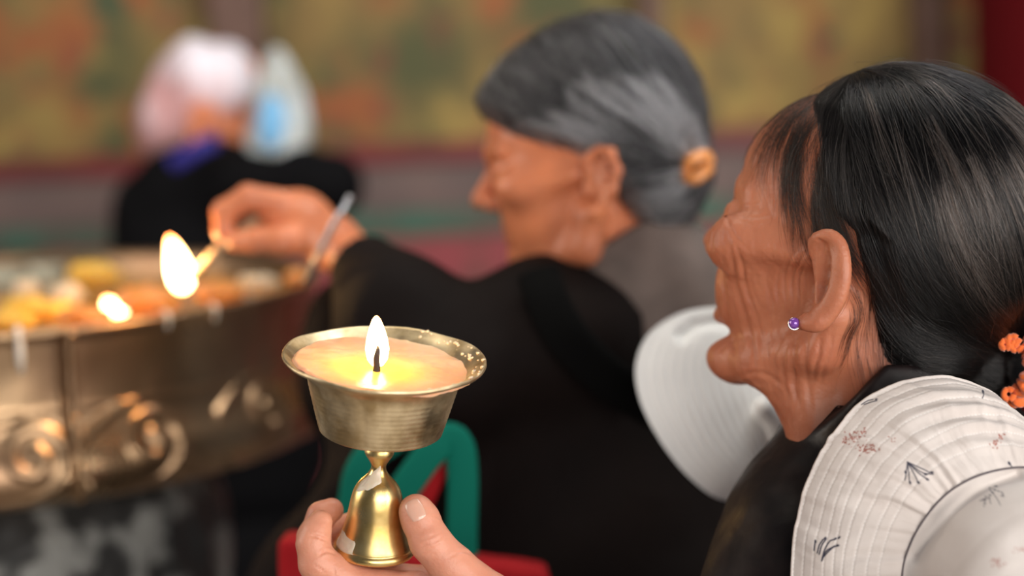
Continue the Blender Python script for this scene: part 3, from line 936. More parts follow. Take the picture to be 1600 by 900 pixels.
# relief: creases of the old skin (grooves with raised sides), laid where they run on the cheek, neck and fingers
pxv = 800 + FPX * V[:, 0] / V[:, 2]; pyv = 450 - FPX * V[:, 1] / V[:, 2]
front = (Nn[:, 2] < 0.25) & (V[:, 2] < 1370)
wr = [  # (points, width px, depth mm)
    ([(1136, 372), (1146, 410), (1152, 450), (1166, 500), (1176, 540), (1180, 580)], 3.6, 1.7),
    ([(1124, 420), (1134, 470), (1140, 520), (1150, 560)], 3.4, 1.2),
    ([(1150, 380), (1160, 415), (1168, 455), (1184, 500), (1192, 545)], 3.2, 1.3),
    ([(1132, 330), (1140, 352), (1152, 372), (1170, 392)], 2.8, 1.1),
    ([(1120, 445), (1126, 485), (1124, 520), (1132, 560)], 2.6, 1.0),
    ([(1196, 430), (1204, 470), (1206, 510), (1212, 545)], 3.2, .9),
    ([(1160, 245), (1150, 262), (1146, 285), (1150, 305)], 2.6, 1.0),
    ([(1172, 238), (1162, 262), (1158, 290), (1162, 312)], 2.6, .9),
    ([(1190, 235), (1178, 262), (1174, 295)], 2.6, .7),
    ([(1156, 318), (1172, 322), (1190, 316)], 2.2, .8),
    ([(1150, 330), (1166, 338), (1186, 340), (1204, 334)], 2.2, .9),
    ([(1262, 392), (1248, 408), (1240, 428), (1238, 450), (1242, 478)], 3.0, 1.5),
    ([(1258, 412), (1250, 428), (1248, 448), (1252, 470)], 2.4, 1.1),
    ([(1246, 390), (1232, 410), (1226, 436), (1228, 462), (1234, 490)], 2.8, 1.2),
    ([(1230, 398), (1218, 425), (1216, 455), (1222, 490)], 2.6, .8),
    ([(1262, 420), (1260, 440), (1262, 458)], 1.8, .8),
    ([(1228, 516), (1216, 540), (1208, 570)], 3.0, 1.0),
    ([(1246, 520), (1240, 548), (1240, 580), (1244, 620), (1250, 655)], 4.2, 2.0),
    ([(1262, 524), (1258, 556), (1262, 590), (1268, 640)], 4.0, 1.6),
    ([(1232, 530), (1226, 560), (1226, 596), (1234, 630)], 3.4, 1.2),
    ([(1282, 522), (1280, 552), (1272, 582), (1270, 610)], 3.2, 1.2),
    ([(1300, 512), (1298, 545), (1286, 580), (1280, 612)], 3.0, .9),
    ([(1150, 590), (1180, 582), (1206, 590), (1226, 606)], 3.4, 1.0),
    ([(1120, 548), (1136, 540), (1150, 544)], 2.6, .7),
    ([(1116, 462), (1122, 478), (1128, 498)], 2.2, .8),
    ([(1170, 420), (1176, 450), (1186, 480)], 2.4, .6),
    # thumb knuckle
    ([(652, 858), (668, 850), (684, 844), (698, 832)], 1.6, .55), ([(656, 867), (674, 859), (692, 848)], 1.5, .45), ([(650, 848), (664, 842), (680, 834)], 1.4, .35),
    ([(690, 812), (680, 806)], 1.2, .3), ([(700, 872), (722, 862), (738, 866)], 1.8, .35),
    # index finger creases
    ([(483, 836), (494, 838), (506, 842), (514, 846)], 2.0, .9), ([(498, 868), (510, 862), (524, 866)], 1.8, .6), ([(490, 882), (500, 888), (508, 896)], 1.6, .6),
    ([(520, 884), (524, 898)], 1.2, .4), ([(536, 888), (540, 900)], 1.2, .3),
]
hd = (V[:, 0] > -60)
dis = np.zeros(len(V))
for pts_, wpx, dep in wr:
    P2 = np.array(pts_)
    x0, y0 = P2.min(0) - 20; x1, y1 = P2.max(0) + 20
    s = np.flatnonzero(front & (pxv > x0) & (pxv < x1) & (pyv > y0) & (pyv < y1))
    if not len(s): continue
    L_ = smooth_line(pts_, 6 * len(pts_))
    d_, t_ = polyd(pxv[s], pyv[s], [tuple(a) for a in L_])
    fade = np.clip(np.minimum(t_, 1 - t_) * 5, 0, 1) * .85 + .15
    dis[s] += fade * dep * (.62 if P2[:, 0].min() > 800 else 1.35) * (-np.exp(-(d_ / wpx) ** 2) + .42 * np.exp(-((d_ - 2.1 * wpx) / (1.2 * wpx)) ** 2))
face = front & (pxv > 1080) & (pxv < 1340) & (pyv > 180) & (pyv < 700)
s = np.flatnonzero(face)
qn = np.stack([V[s, 0] / 4.5, V[s, 1] / 16, V[s, 2] / 6], -1)
earm = np.clip((1262 - pxv[s]) / 14, 0, 1)
dis[s] += (.52 * vnoise(qn, 1) + .30 * vnoise(qn * 2.1, 2) + .16 * vnoise(qn * [4, 2.2, 4], 6)) * earm
V2 = V + Nn * dis[:, None]
root_r = mesh_np('person', c2w(V2), F[:, ::-1], m_skin)
kh = np.clip((60 - V[:, 0]) / 60, 0, 1)[:, None]
set_col(root_r, 'Col', np.array([0.49, 0.180, 0.096]) * (1 - kh) + np.array([0.70, 0.315, 0.205]) * kh)
tag(root_r, 'person with black hair, dark satin robe and stud earring holding up the brass lamp', 'person')

# fingernail: curved plate on the thumb
def project(fn, px, py, z0, steps=60):
    n = len(px); z = np.full(n, z0, np.float64)
    for _ in range(steps):
        P_ = np.stack([(px - 800) / FPX * z, (450 - py) / FPX * z, z], -1).astype(np.float32)
        d_ = fn(P_); z = z + np.clip(d_ * .9, -3, 6)
    return P_
m_nail = mat('nail_plate', (0.70, 0.40, 0.30), 0.22, sss=.2, coat=.4)
gu, gv = np.meshgrid(np.linspace(-1, 1, 22), np.linspace(-1, 1, 26), indexing='ij')
uu = gu * np.sqrt(1 - .42 * np.clip(gv * gv, 0, 1)) ; vv = gv * np.sqrt(1 - .30 * gu * gu)
axx = np.array([math.sin(math.radians(27)), math.cos(math.radians(27))])   # along the thumb, downwards in the picture
px = 649 + uu * 15.0 * axx[1] + vv * 19 * axx[0]; py = 797 - uu * 15.0 * axx[0] + vv * 19 * axx[1]
Pn = project(hand_r, px.ravel(), py.ravel(), 1230.0)
nn = normals(hand_r, Pn)
edge = np.clip(1 - np.maximum(np.abs(gu), np.abs(gv)).ravel() ** 6, 0, 1)
Pn = Pn + nn * (.75 * edge - .35)[:, None]
no = mesh_np('fingernail', c2w(Pn), grid_faces(22, 26, flip=True), m_nail, root_r)
no['label'] = 'pale pink thumbnail'

# earring
er = blob('earring', 1241, 505, SHD + .5, (3.7, 3.7, 3.7), mat('violet_stone', (0.22, .07, .42), .08, .2, coat=1.0), 1, parent=root_r, h=.6, amp=0.02)
er['label'] = 'violet round stud earring'
lathe('earring_setting', [(0.1, -3), (3.2, -2.6), (4.1, -1), (4.3, .6), (3.9, 1.2), (3.4, .8)], mat('silver', (.7, .7, .72), .2, 1.0),
      Matrix.Translation(W(1241, 506, SHD + 1.2)) @ cam_M.to_4x4() @ Matrix.Scale(0.001, 4), er, seg=32)

# ---- hair of the right person
HZ = [-90, -50, -30, 0, 30, 40, 60, 90, 105, 125, 140]
HX = [-30, -30, -21, -14, -4, 13, 27, 44, 60, 66, 66]


def hairline(q):
    return np.interp(q[:, 2], HZ, HX).astype(np.float32)
BUNR = cp(1592, 572, 1372)


def skull(q):
    d = el(q, (-8, 0, 52), (96, 75, 80))
    d = smin(d, el(q, (42, 0, 52), (55, 58, 50)), 20)
    return d


def hair_r(p):
    q = loc_of(p, RC, RB)
    hx = hairline(q)
    q = q.copy(); q[:, 0] = np.where(q[:, 0] < 0, q[:, 0] / 1.06, q[:, 0]); q[:, 2] = np.where(q[:, 2] > 40, 40 + (q[:, 2] - 40) / 1.06, q[:, 2])
    body = skull(q)
    body = smin(body, chain(p, [(1400, 470, 1350, 44), (1500, 540, 1362, 32), (1575, 572, 1370, 19)], 20), 34)
    body = smin(body, chain(p, [(1480, 330, 1372, 58), (1560, 480, 1378, 36)], 20), 30)
    nape = chain(p, [(1392, 470, 1346, 50), (1404, 545, 1350, 49)], 8)
    nape = smax(nape, -(p[:, 1] + 51), 6)
    body = smin(body, nape, 10)
    th = 7.0 * np.clip((hx - q[:, 0]) / 26, -.6, 1)
    ds = body - th
    cut = (q[:, 0] - hx) * .8
    d = smax(ds, cut, 5)
    # twisted knot and the bun beyond the tie
    d = smin(d, el(p, cp(1546, 582, 1338), (18, 21, 19)), 6)
    d = smin(d, el(p, cp(1660, 600, 1378), (30, 34, 24)), 6)
    return d


def hair_r_bumpy(p):
    q = loc_of(p, RC, RB)
    r_ = p - BUNR.astype(np.float32)
    ang = np.arctan2(r_[:, 1], -r_[:, 0])
    s_ = np.stack([ang * 26, np.linalg.norm(r_, axis=1) / 70, q[:, 1] / 60], -1)
    return hair_r(p) + .9 * vnoise(s_, 3) + .35 * vnoise(s_ * [3, 1, 1], 4)
hV, hF = surf(hair_r_bumpy, cp(1190, 560, 1347) * [1, 1, 0] + [0, -45, 1240], np.array([385, 158, 1475]), 1.7, newton=1)
m_hsh = mat('black_hair_base', (0.002, 0.0018, 0.0018), .6, spec=.12)
hsh = mesh_np('hair', c2w(hV), hF[:, ::-1], m_hsh, root_r)
hn = normals(hair_r, hV)
ql = loc_of(hV, RC, RB)
ok = np.flatnonzero((hV[:, 2] < 1400) & (ql[:, 0] < hairline(ql) + 3) & (ql[:, 2] > -60) & (hV[:, 0] < 300) & (ql[:, 1] > -25))
rt = hV[rng.choice(ok, 15000)]


def vel_r(p):
    t = BUNR.astype(np.float32) + np.array([-4, 4, -10], np.float32) - p
    dist = np.linalg.norm(t, axis=1)[:, None]
    q = loc_of(p, RC, RB)
    v = t / np.maximum(dist, 1)
    dn = np.zeros_like(p); dn[:, 1] = -1
    w = np.clip(q[:, 2:3] / 110, 0, 1) * np.clip(dist / 160, 0, 1)
    v = v + .75 * w * dn + .12 * np.clip((q[:, 2:3] - 10) / 60, 0, 1) * np.array([.6, -.2, 0], np.float32)
    return v
m_hair_r = hair_mat('black_hair_strands', (0.003, 0.0026, 0.0028), (0.05, .04, .036), .10, .2)
hair_strands('hair_strands', hair_r, rt, vel_r, 34, 6.0, (.1, 2.2), .00016, m_hair_r, hsh, wob=.9, seed=3)
# paler brown locks: highlights on the black hair put into the strand colour
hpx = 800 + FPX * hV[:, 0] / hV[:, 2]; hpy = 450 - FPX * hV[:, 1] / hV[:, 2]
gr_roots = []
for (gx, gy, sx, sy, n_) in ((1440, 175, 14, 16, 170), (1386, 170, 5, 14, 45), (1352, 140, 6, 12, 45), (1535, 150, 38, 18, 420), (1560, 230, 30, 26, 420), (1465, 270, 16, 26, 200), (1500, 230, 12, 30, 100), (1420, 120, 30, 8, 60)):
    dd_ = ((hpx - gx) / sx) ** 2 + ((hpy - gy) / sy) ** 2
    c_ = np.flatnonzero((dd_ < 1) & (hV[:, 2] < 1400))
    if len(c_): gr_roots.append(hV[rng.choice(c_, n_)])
hair_strands('highlight_strands', hair_r, np.concatenate(gr_roots), vel_r, 26, 5.4, (1.6, 2.6), .00016, hair_mat('highlight_brown_strands', (0.07, .046, .036), (0.26, .21, .19), .4, .25), hsh, wob=1.3, seed=13)
# fly-away hairs over the crown and nape
rt2 = hV[rng.choice(ok, 900)]
hair_strands('stray_hairs', hair_r, rt2, vel_r, 16, 4.5, (1.5, 6.5), .00008, m_hair_r, hsh, wob=2.6, seed=5)
# thin temple wisps over the skin in front of the hairline
skm = np.flatnonzero(face & (pxv > 1205) & (pxv < 1285) & (pyv > 120) & (pyv < 330))
fullf = np.flatnonzero(front & (pxv > 1170) & (pxv < 1300) & (pyv > 95) & (pyv < 345))
qf = loc_of(V[fullf], RC, RB)
fr = fullf[(qf[:, 0] < hairline(qf) + 24) & (qf[:, 0] > hairline(qf) - 8) & (qf[:, 2] > 30)]
def vel_t(p):
    q = loc_of(p, RC, RB)
    v = np.zeros_like(p); v[:, 1] = -1.0; v[:, 0] = .10 + .35 * np.clip((60 - q[:, 2]) / 60, 0, 1)
    return v
def head_only(p):
    return head_sdf(loc_of(p, RC, RB), chin=(70, -82), nose=.55, gaunt=.35, brow=-4, fx=1.13, cheek=6, lip=17)
if len(fr):
    cc_ = V[rng.choice(fr, 20)]
    roots_t = []
    for c_ in cc_:
        dd_ = np.linalg.norm(V[fr] - c_, axis=1); near = fr[dd_ < 3.2]
        if len(near): roots_t.append(V[rng.choice(near, 26)])
    edge_ = fullf[(np.abs(qf[:, 0] - hairline(qf)) < 5) & (qf[:, 2] > 30)]
    roots_t.append(V[rng.choice(edge_, 500)])
    hair_strands('temple_hairs', head_only, np.concatenate(roots_t), vel_t, 20, 4.2, (.4, 2.2), .00010, hair_mat('brown_black_temple_hair', (0.006, .004, .003), (0.03, .018, .012), .3), hsh, wob=1.6, seed=8)
# nape hairs behind the ear
nk = np.flatnonzero(front & (pxv > 1325) & (pxv < 1400) & (pyv > 430) & (pyv < 560))
def vel_n(p):
    v = np.zeros_like(p); v[:, 1] = -1.0; v[:, 0] = .12; return v
if len(nk):
    hair_strands('nape_hairs', skin_r, V[rng.choice(nk, 220)], vel_n, 11, 3.6, (.3, 1.6), .00007, m_hair_r, hsh, wob=1.2, seed=11)

# orange hair tie
def tie_fn(p):
    c0 = cp(1597, 577, 1325); q = p - c0.astype(np.float32)
    c_, s_ = math.cos(math.radians(-12)), math.sin(math.radians(-12))
    u = q[:, 0] * c_ + q[:, 1] * s_; v = -q[:, 0] * s_ + q[:, 1] * c_; w = q[:, 2]
    a_ = np.arctan2(w, v)
    R_ = 19 + 2.2 * np.sin(a_ * 13)
    rad = np.hypot(v, w)
    return (np.hypot(rad - R_, u + 1.6 * np.sin(a_ * 9)) - 5.0 - 1.2 * np.sin(a_ * 17)) * .6
tv, tf = surf(tie_fn, cp(1597, 577, 1325) - 36, cp(1597, 577, 1325) + 36, 1.2, newton=1, slack=2.2)
m_tie = mat('orange_yarn', (0.80, 0.14, 0.015), .8, sheen=.5, bump=[(300, .8, .002)])
to = mesh_np('hair_tie', c2w(tv), tf[:, ::-1], m_tie, hsh)
to['label'] = 'fluffy orange hair tie'
# little loops on its edge, seen at the left
def loop_pts(cx, cy, d, r, a0, a1):
    return [W(cx + r * math.cos(a), cy + r * math.sin(a), d) for a in np.linspace(a0, a1, 14)]
for (a_, b_, r_) in ((1571, 538, 7), (1582, 533, 8), (1576, 616, 8), (1588, 540, 8)):
    tube('yarn_loop', loop_pts(a_, b_, 1312, r_, 0, 5.6), .0022, m_tie, to, seg=8)

# ---- robe of the right person
m_satin = mat('black_brown_satin', (0.006, 0.0035, 0.0042), .42, sheen=.0, bump=[(9, .5, .012), (70, .35, .0016), (900, .2, .0003)], rvar=(26, .38, .7), var=(60, (0.012, .007, .007), 5, .1), spec=.24)


def robe_r(p):
    d = chain(p, [(1392, 690, 1352, 62), (1292, 842, 1337, 58), (1250, 920, 1325, 60), (1195, 1180, 1315, 55), (1130, 1390, 1310, 52)], 26)
    d = smin(d, el(p, cp(1318, 778, 1330), (31, 37, 42)), 14)
    d = smin(d, el(p, cp(1430, 960, 1385), (128, 175, 92)), 40)
    d = smin(d, el(p, cp(1440, 1300, 1400), (150, 260, 110)), 40)
    q = p
    fold = 2.2 * np.sin((p[:, 0] * .8 + p[:, 1] * .6) / 11 + 2 * vnoise(p / 60, 2)) * np.clip((-p[:, 1] - 60) / 60, 0, 1)
    d = d + fold + 1.5 * vnoise(p / 26, 5)
    # collar band standing round the neck
    c = chain(p, [(1368, 560, 1352, 60), (1380, 760, 1352, 69)], 10)
    c = np.maximum(c, -(c + 9.0))
    pl = (p[:, 1] - np.minimum(-101 + .95 * (p[:, 0] - 191) + 1.5 * np.sin(p[:, 0] / 9), -50)) * .72  # slanting top edge, higher towards the nape
    c = smax(c, pl, 4)
    d = smin(d, c, 4)
    d = smax(d, -chain(p, [(1375, 520, 1350, 45), (1378, 640, 1350, 48)], 5), 4)
    return d
rv, rf = surf(robe_r, np.array([95, -450, 1225]), np.array([425, -15, 1520]), 2.6, newton=1, slack=1.6)
mesh_np('robe', c2w(rv), rf[:, ::-1], m_satin, root_r)['label'] = 'dark brown-black satin robe with stand collar'
# forearm sleeve below the frame and the long skirt of the robe to the floor
slv = chain  # alias
sv, sf = surf(lambda p: np.maximum(chain(p, [(1130, 1390, 1310, 50), (985, 1195, 1308, 40)], 8), -chain(p, [(1130, 1390, 1310, 46), (960, 1160, 1308, 36)], 8)), cp(940, 1520, 1310) - [0, 0, 70], cp(1240, 1120, 1310) + [20, 10, 70], 3, newton=1)
mesh_np('sleeve', c2w(sv), sf[:, ::-1], m_satin, root_r)


def skirt(name, px, py, d, r0, r1, m, parent, top_drop=0.0):
    w = W(px, py, d)
    z0 = w.z * 1000
    pr = [(r0 * .8 + (r1 - r0 * .8) * (k / 20) ** .8, z0 - (z0 - 4) * k / 20) for k in range(21)]
    def dz(T, R, Z):
        k = np.clip((z0 - Z) / z0, 0, 1)
        return R + 14 * k * np.sin(9 * T + 1) + 7 * k * np.sin(17 * T), Z
    return lathe(name, [(1, z0 + 2)] + pr + [(1, 4)], m, Matrix.Translation((w.x, w.y, 0)) @ Matrix.Scale(0.001, 4), parent, seg=140, disp=dz)
skirt('robe_skirt', 1480, 1330, 1400, 165, 215, m_satin, root_r)

# ------------------------------------------------------------------ sun hat on the right person's back
outer = smooth_line([(1262, 1100, 1262), (1243, 1000, 1248), (1236, 900, 1240), (1244, 820, 1238), (1264, 745, 1240), (1300, 680, 1244), (1352, 624, 1250), (1415, 596, 1256), (1480, 590, 1262), (1536, 610, 1268), (1580, 650, 1273), (1606, 710, 1277), (1640, 800, 1282), (1655, 920, 1284)], 900)
inner = smooth_line([(1455, 1060, 1232), (1420, 980, 1222), (1409, 900, 1214), (1424, 845, 1209), (1450, 802, 1206), (1478, 772, 1205), (1508, 752, 1206), (1540, 739, 1208), (1572, 732, 1211), (1600, 730, 1214), (1625, 735, 1217), (1648, 750, 1221), (1668, 790, 1228), (1685, 900, 1238)], 900)
NU, NV = 900, 230
vv = np.linspace(0, 1, NV)
A3 = np.array([cp(*p) for p in outer]); B3 = np.array([cp(*p) for p in inner])
S = A3[:, None] * (1 - vv)[None, :, None] + B3[:, None] * vv[None, :, None]
# brim bows towards the viewer between edge and seam
tu = np.gradient(S, axis=0); tv_ = np.gradient(S, axis=1)
Nh = np.cross(tu, tv_); Nh /= np.linalg.norm(Nh, axis=2)[..., None]
Nh *= np.where(Nh[..., 2:3] > 0, -1, 1)
uu = np.linspace(0, 1, NU)[:, None] * np.ones((1, NV)); vg = np.ones((NU, 1)) * vv[None]
arc = np.concatenate([[0], np.cumsum(np.linalg.norm(np.diff(S[:, 60], axis=0), axis=1))])[:, None] * np.ones((1, NV))
wid = vg * 78.0
sm = np.exp(-((uu - .60) / .13) ** 2)          # top bend: the cloth is pushed into soft concentric folds there
h = 9 * np.sin(np.pi * vg) ** .8
lines = np.array([2.4, 9.5, 16.5, 24, 31.5, 39, 46.5, 54.5, 63])
st = np.zeros_like(h)
for L_ in lines:
    dd = np.abs(wid - L_ - .8 * np.sin(arc / 34 + L_))
    st -= np.exp(-(dd / .9) ** 2)
h += .34 * st
q = np.stack([arc.ravel() / 7, wid.ravel() / 16, arc.ravel() * 0], -1)
h += (.5 * vnoise(q, 1) + .25 * vnoise(q * 2.2, 2)).reshape(h.shape)
cross = vnoise(np.stack([arc.ravel() / 5.5 + vnoise(np.stack([wid.ravel() / 30, arc.ravel() / 60, 0 * arc.ravel()], -1), 7) * 1.5, wid.ravel() / 45, 0 * arc.ravel()], -1), 9).reshape(h.shape)
h += 2.2 * np.clip(cross, -.4, 1) * (1 - .6 * sm)
h += sm * 1.9 * np.sin(wid / 2.35 + 1.2 * np.sin(arc / 25)) * np.clip(np.sin(np.pi * vg), 0, 1)
# a curled rim
h += 1.6 * np.exp(-(wid / 1.6) ** 2)
S = S + Nh * h[..., None]
th_ = S + np.array([0, 0, 1.0]) * 1.6
Vh = np.concatenate([S.reshape(-1, 3), th_.reshape(-1, 3)])
Fh = grid_faces(NU, NV); n0 = NU * NV
Fb = Fh[:, ::-1] + n0
i = np.arange(NU - 1) * NV
e1 = np.stack([i, i + n0, i + NV + n0, i + NV], -1)
i2 = i + NV - 1
e2 = np.stack([i2, i2 + NV, i2 + NV + n0, i2 + n0], -1)
Fh = np.concatenate([Fh, Fb, e1, e2])
pxs = 800 + FPX * S[..., 0] / S[..., 2]; pys = 450 - FPX * S[..., 1] / S[..., 2]
col = np.ones((NU, NV, 3)) * np.array([0.66, 0.595, 0.56])
mott = vnoise(np.stack([arc.ravel() / 14, wid.ravel() / 14, 0 * arc.ravel()], -1), 21).reshape(NU, NV)
col *= (1 + .05 * mott)[..., None]
# thread: light dashes along each row
for L_ in lines:
    dd = np.abs(wid - L_ - .8 * np.sin(arc / 34 + L_))
    dash = (np.sin(arc * 2.4) > -.3)
    k = np.exp(-(dd / .35) ** 2) * dash
    col = col * (1 - .55 * k[..., None]) + np.array([.88, .87, .86]) * .55 * k[..., None]


def ink(lines_, c_, w_, soft=.6, heads=(), hr=2.4):
    global col
    for L_ in lines_:
        P2 = np.array(L_); mk = (pxs > P2[:, 0].min() - 8) & (pxs < P2[:, 0].max() + 8) & (pys > P2[:, 1].min() - 8) & (pys < P2[:, 1].max() + 8)
        if not mk.any(): continue
        d_, _ = polyd(pxs[mk], pys[mk], [tuple(a) for a in smooth_line(L_, 8)] if len(L_) > 2 else L_)
        k = np.clip((w_ + soft - d_) / (2 * soft), 0, 1)
        cc = col[mk]; col[mk] = cc * (1 - k[:, None]) + np.array(c_) * k[:, None]
    for (hx_, hy_, ang) in heads:
        mk = (np.abs(pxs - hx_) < 10) & (np.abs(pys - hy_) < 10)
        if not mk.any(): continue
        dx = pxs[mk] - hx_; dy = pys[mk] - hy_
        u_ = dx * math.cos(ang) + dy * math.sin(ang); v_ = -dx * math.sin(ang) + dy * math.cos(ang)
        d_ = np.hypot(u_ / 1.7, v_)
        k = np.clip((hr - d_) / 1.2, 0, 1)
        cc = col[mk]; col[mk] = cc * (1 - k[:, None]) + np.array(c_) * k[:, None]
INK = (0.02, .02, .045)
ink([[(1284, 876), (1288, 860), (1296, 846), (1303, 843)], [(1284, 876), (1290, 862), (1301, 855), (1309, 853)], [(1280, 866), (1284, 852), (1291, 842)], [(1277, 864), (1280, 852), (1286, 843)], [(1272, 860), (1273, 850), (1274, 845)],
     [(1285, 872), (1294, 862), (1304, 853)]], INK, 1.2, heads=[(1305, 842, -.6), (1309, 852, .1), (1289, 841, -.8), (1311, 840, -.7), (1274, 846, 1.4)], hr=2.3)
ink([[(1418, 722), (1420, 740), (1421, 753)], [(1418, 722), (1428, 740), (1435, 754)], [(1418, 722), (1434, 738), (1448, 748)], [(1418, 722), (1440, 738), (1458, 741)], [(1418, 722), (1440, 732), (1452, 738)], [(1418, 722), (1416, 738), (1414, 750)]],
    INK, .95, heads=[(1422, 754, 1.3), (1435, 754, .6), (1449, 749, .5), (1456, 738, .2), (1415, 738, 1.2), (1446, 741, .2)], hr=2.4)
ink([[(1346, 632), (1356, 626), (1364, 624)], [(1350, 632), (1362, 628), (1370, 626)]], INK, .8, heads=[(1369, 624, -.3)], hr=2.0)
ink([[(1535, 610), (1537, 616), (1535, 622)]], INK, .8, heads=[(1536, 612, 1.3)], hr=2.4)
ink([[(1576, 722), (1580, 728), (1583, 732)]], INK, .9, heads=[(1577, 724, 1)], hr=2.6)
RED = (0.36, .13, .10)
g2 = np.random.default_rng(4)
for (cx, cy, sx, sy, n_) in ((1334, 682, 15, 6, 34), (1352, 700, 18, 7, 40), (1322, 690, 6, 5, 12), (1345, 676, 12, 4, 14), (1556, 694, 7, 6, 14), (1566, 682, 6, 4, 8), (1395, 686, 10, 6, 6)):
    for _ in range(n_):
        x_, y_ = g2.normal(cx, sx * .55), g2.normal(cy, sy * .6)
        ink([], RED, .5, heads=[(x_, y_, g2.uniform(0, 3))], hr=g2.uniform(1.0, 1.9))

m_hat = mat('printed_cotton', (1, 1, 1), .85, attr='Col', sheen=.15, var=(30, (0.90, .88, .87), 4, .2), bump=[(60, .35, .0016), (900, .45, .0004)])
hat = empty('sun_hat', c2w(S[300, 115]), 'cream sun hat with black sprig print and stitched brim on the right person\'s back', 'hat')
ho = mesh_np('brim', c2w(Vh), Fh, m_hat, hat)
set_col(ho, 'Col', np.concatenate([col.reshape(-1, 3)] * 2))
# crown: side wall running from the seam towards the lower right
NC = 150
cv = np.linspace(0, 1, NC)
seam = B3.copy(); cen = cp(1640, 1010, 1190)
pathc = []
for t in cv:
    if t < .03: pathc.append(seam + np.array([0, 0, 2.0]) * (t / .03)); continue
    t2 = (t - .03) / .97
    tgt = seam * (1 - t2) + cen * t2
    k5 = min(1, t2 / .42); dep = -42 * (k5 * k5 * (3 - 2 * k5)) - 8 * t2 + 2.5 * math.sin(min(1, t2 * 6) * math.pi)
    tgt = tgt + np.array([0, 0, dep])
    pathc.append(tgt)
Sc = np.stack(pathc, 1)
pxc = 800 + FPX * Sc[..., 0] / Sc[..., 2]; pyc = 450 - FPX * Sc[..., 1] / Sc[..., 2]
d1, _ = polyd(pxc, pyc, [tuple(a) for a in smooth_line([(1432, 868), (1462, 838), (1500, 798), (1540, 766), (1590, 742)], 30)])
d2, _ = polyd(pxc, pyc, [tuple(a) for a in smooth_line([(1480, 900), (1520, 850), (1570, 810), (1620, 790)], 30)])
rel = 5.5 * np.exp(-(d1 / 11) ** 2) - 6 * np.exp(-((d2 - 8) / 30) ** 2)
Sc = Sc + np.array([0, 0, 1.0]) * rel[..., None] + np.array([0, 0, 1.0]) * (1.2 * vnoise(np.stack([pxc.ravel() / 40, pyc.ravel() / 40, 0 * pxc.ravel()], -1), 3).reshape(pxc.shape))[..., None]
col = np.ones((NU, NC, 3)) * np.array([0.60, 0.545, 0.515])
pxs, pys = pxc, pyc
ink([[(1548, 765), (1556, 778), (1560, 788)], [(1556, 766), (1545, 776), (1532, 784)], [(1545, 776), (1546, 786)], [(1540, 780), (1536, 790)], [(1556, 766), (1566, 770), (1562, 776)], [(1552, 764), (1560, 760)], [(1548, 778), (1540, 776)]], INK, .55, heads=[(1550, 764, 0), (1566, 774, 1), (1538, 786, 1)], hr=1.6)
for (cx, cy) in ((1553, 876), (1600, 858), (1560, 880)):
    for _ in range(9): ink([], RED, .5, heads=[(g2.normal(cx, 6), g2.normal(cy, 3), g2.uniform(0, 3))], hr=1.5)
Vcn = np.concatenate([Sc.reshape(-1, 3), (Sc + np.array([0, 0, 1.5])).reshape(-1, 3)])
Fc = grid_faces(NU, NC); n1 = NU * NC
Fc = np.concatenate([Fc, Fc[:, ::-1] + n1])
co = mesh_np('crown', c2w(Vcn), Fc, m_hat, hat)
set_col(co, 'Col', np.concatenate([col.reshape(-1, 3)] * 2))
tube('seam_piping', c2w(B3[::6] + np.array([0, 0, -1.2])), .0006, mat('dark_seam_thread', (.10, .08, .09), .8), hat, seg=8)

# ------------------------------------------------------------------ person in the middle
m_skin2 = mat('ruddy_skin', (0.80, 0.27, 0.12), 0.40, var=(24, (0.52, .17, .085), 4, .2), bump=[(120, .3, .0015)], **SK)
MB_ = basis(math.radians(9), math.radians(-2))
MC = cp(938, 296, 1750)
def hand_m(p):
    d = chain(p, [(560, 408, 1760, 22), (520, 380, 1790, 24), (470, 345, 1820, 25)], 10)
    d = smin(d, el(p, cp(455, 338, 1825), (34, 22, 36)), 14)
    for k, (dz_, sh) in enumerate(((0, 0), (20, 4), (38, 10), (54, 18))):
        ch = [(440 + sh, 318 + sh * .3, 1800 + dz_, 12.5), (388 + sh, 308 + sh * .5, 1798 + dz_, 11.5), (350 + sh, 330 + sh * .5, 1800 + dz_, 10.4), (350 + sh, 362 + sh * .3, 1802 + dz_, 9.2), (360 + sh, 378, 1804 + dz_, 8)]
        d = smin(d, chain(p, ch, 3), 2.5)
    d = smin(d, chain(p, [(490, 372, 1796, 16), (440, 376, 1782, 12.5), (400, 376, 1784, 11), (372, 377, 1790, 9.5)], 5), 4)
    return d
def skin_m(p):
    q = loc_of(p, MC, MB_)
    d = head_sdf(q, chin=(64, -66), nose=.85, brow=4, bx=.84)
    a = q.copy(); a[:, 1] = np.abs(a[:, 1])
    d = smin(d, simple_ear(a), 3)
    d = smin(d, chain(p, [(965, 330, 1755, 48), (1000, 480, 1770, 56)], 10), 22)
    d = smin(d, chain(p, [(1000, 480, 1770, 50), (1010, 700, 1780, 80)], 10), 20)
    d = smin(d, chain(p, [(1000, 520, 1770, 40), (860, 560, 1720, 32), (720, 570, 1700, 27), (560, 408, 1760, 21)], 10), 16)
    return smin(d, hand_m(p), 6)
V, F = surf(skin_m, np.array([-278, -180, 1630]), np.array([230, 262, 1905]), 3.0, newton=1, slack=1.5)
root_m = mesh_np('person', c2w(V), F[:, ::-1], m_skin2)
tag(root_m, 'blurred person in profile with greying hair reaching a hand over the basin', 'person')
MX = [-40, -34, -26, -16, -4, 22, 46, 72, 96, 130]; MZ = [-60, -40, -20, 0, 22, 34, 42, 52, 66, 84]
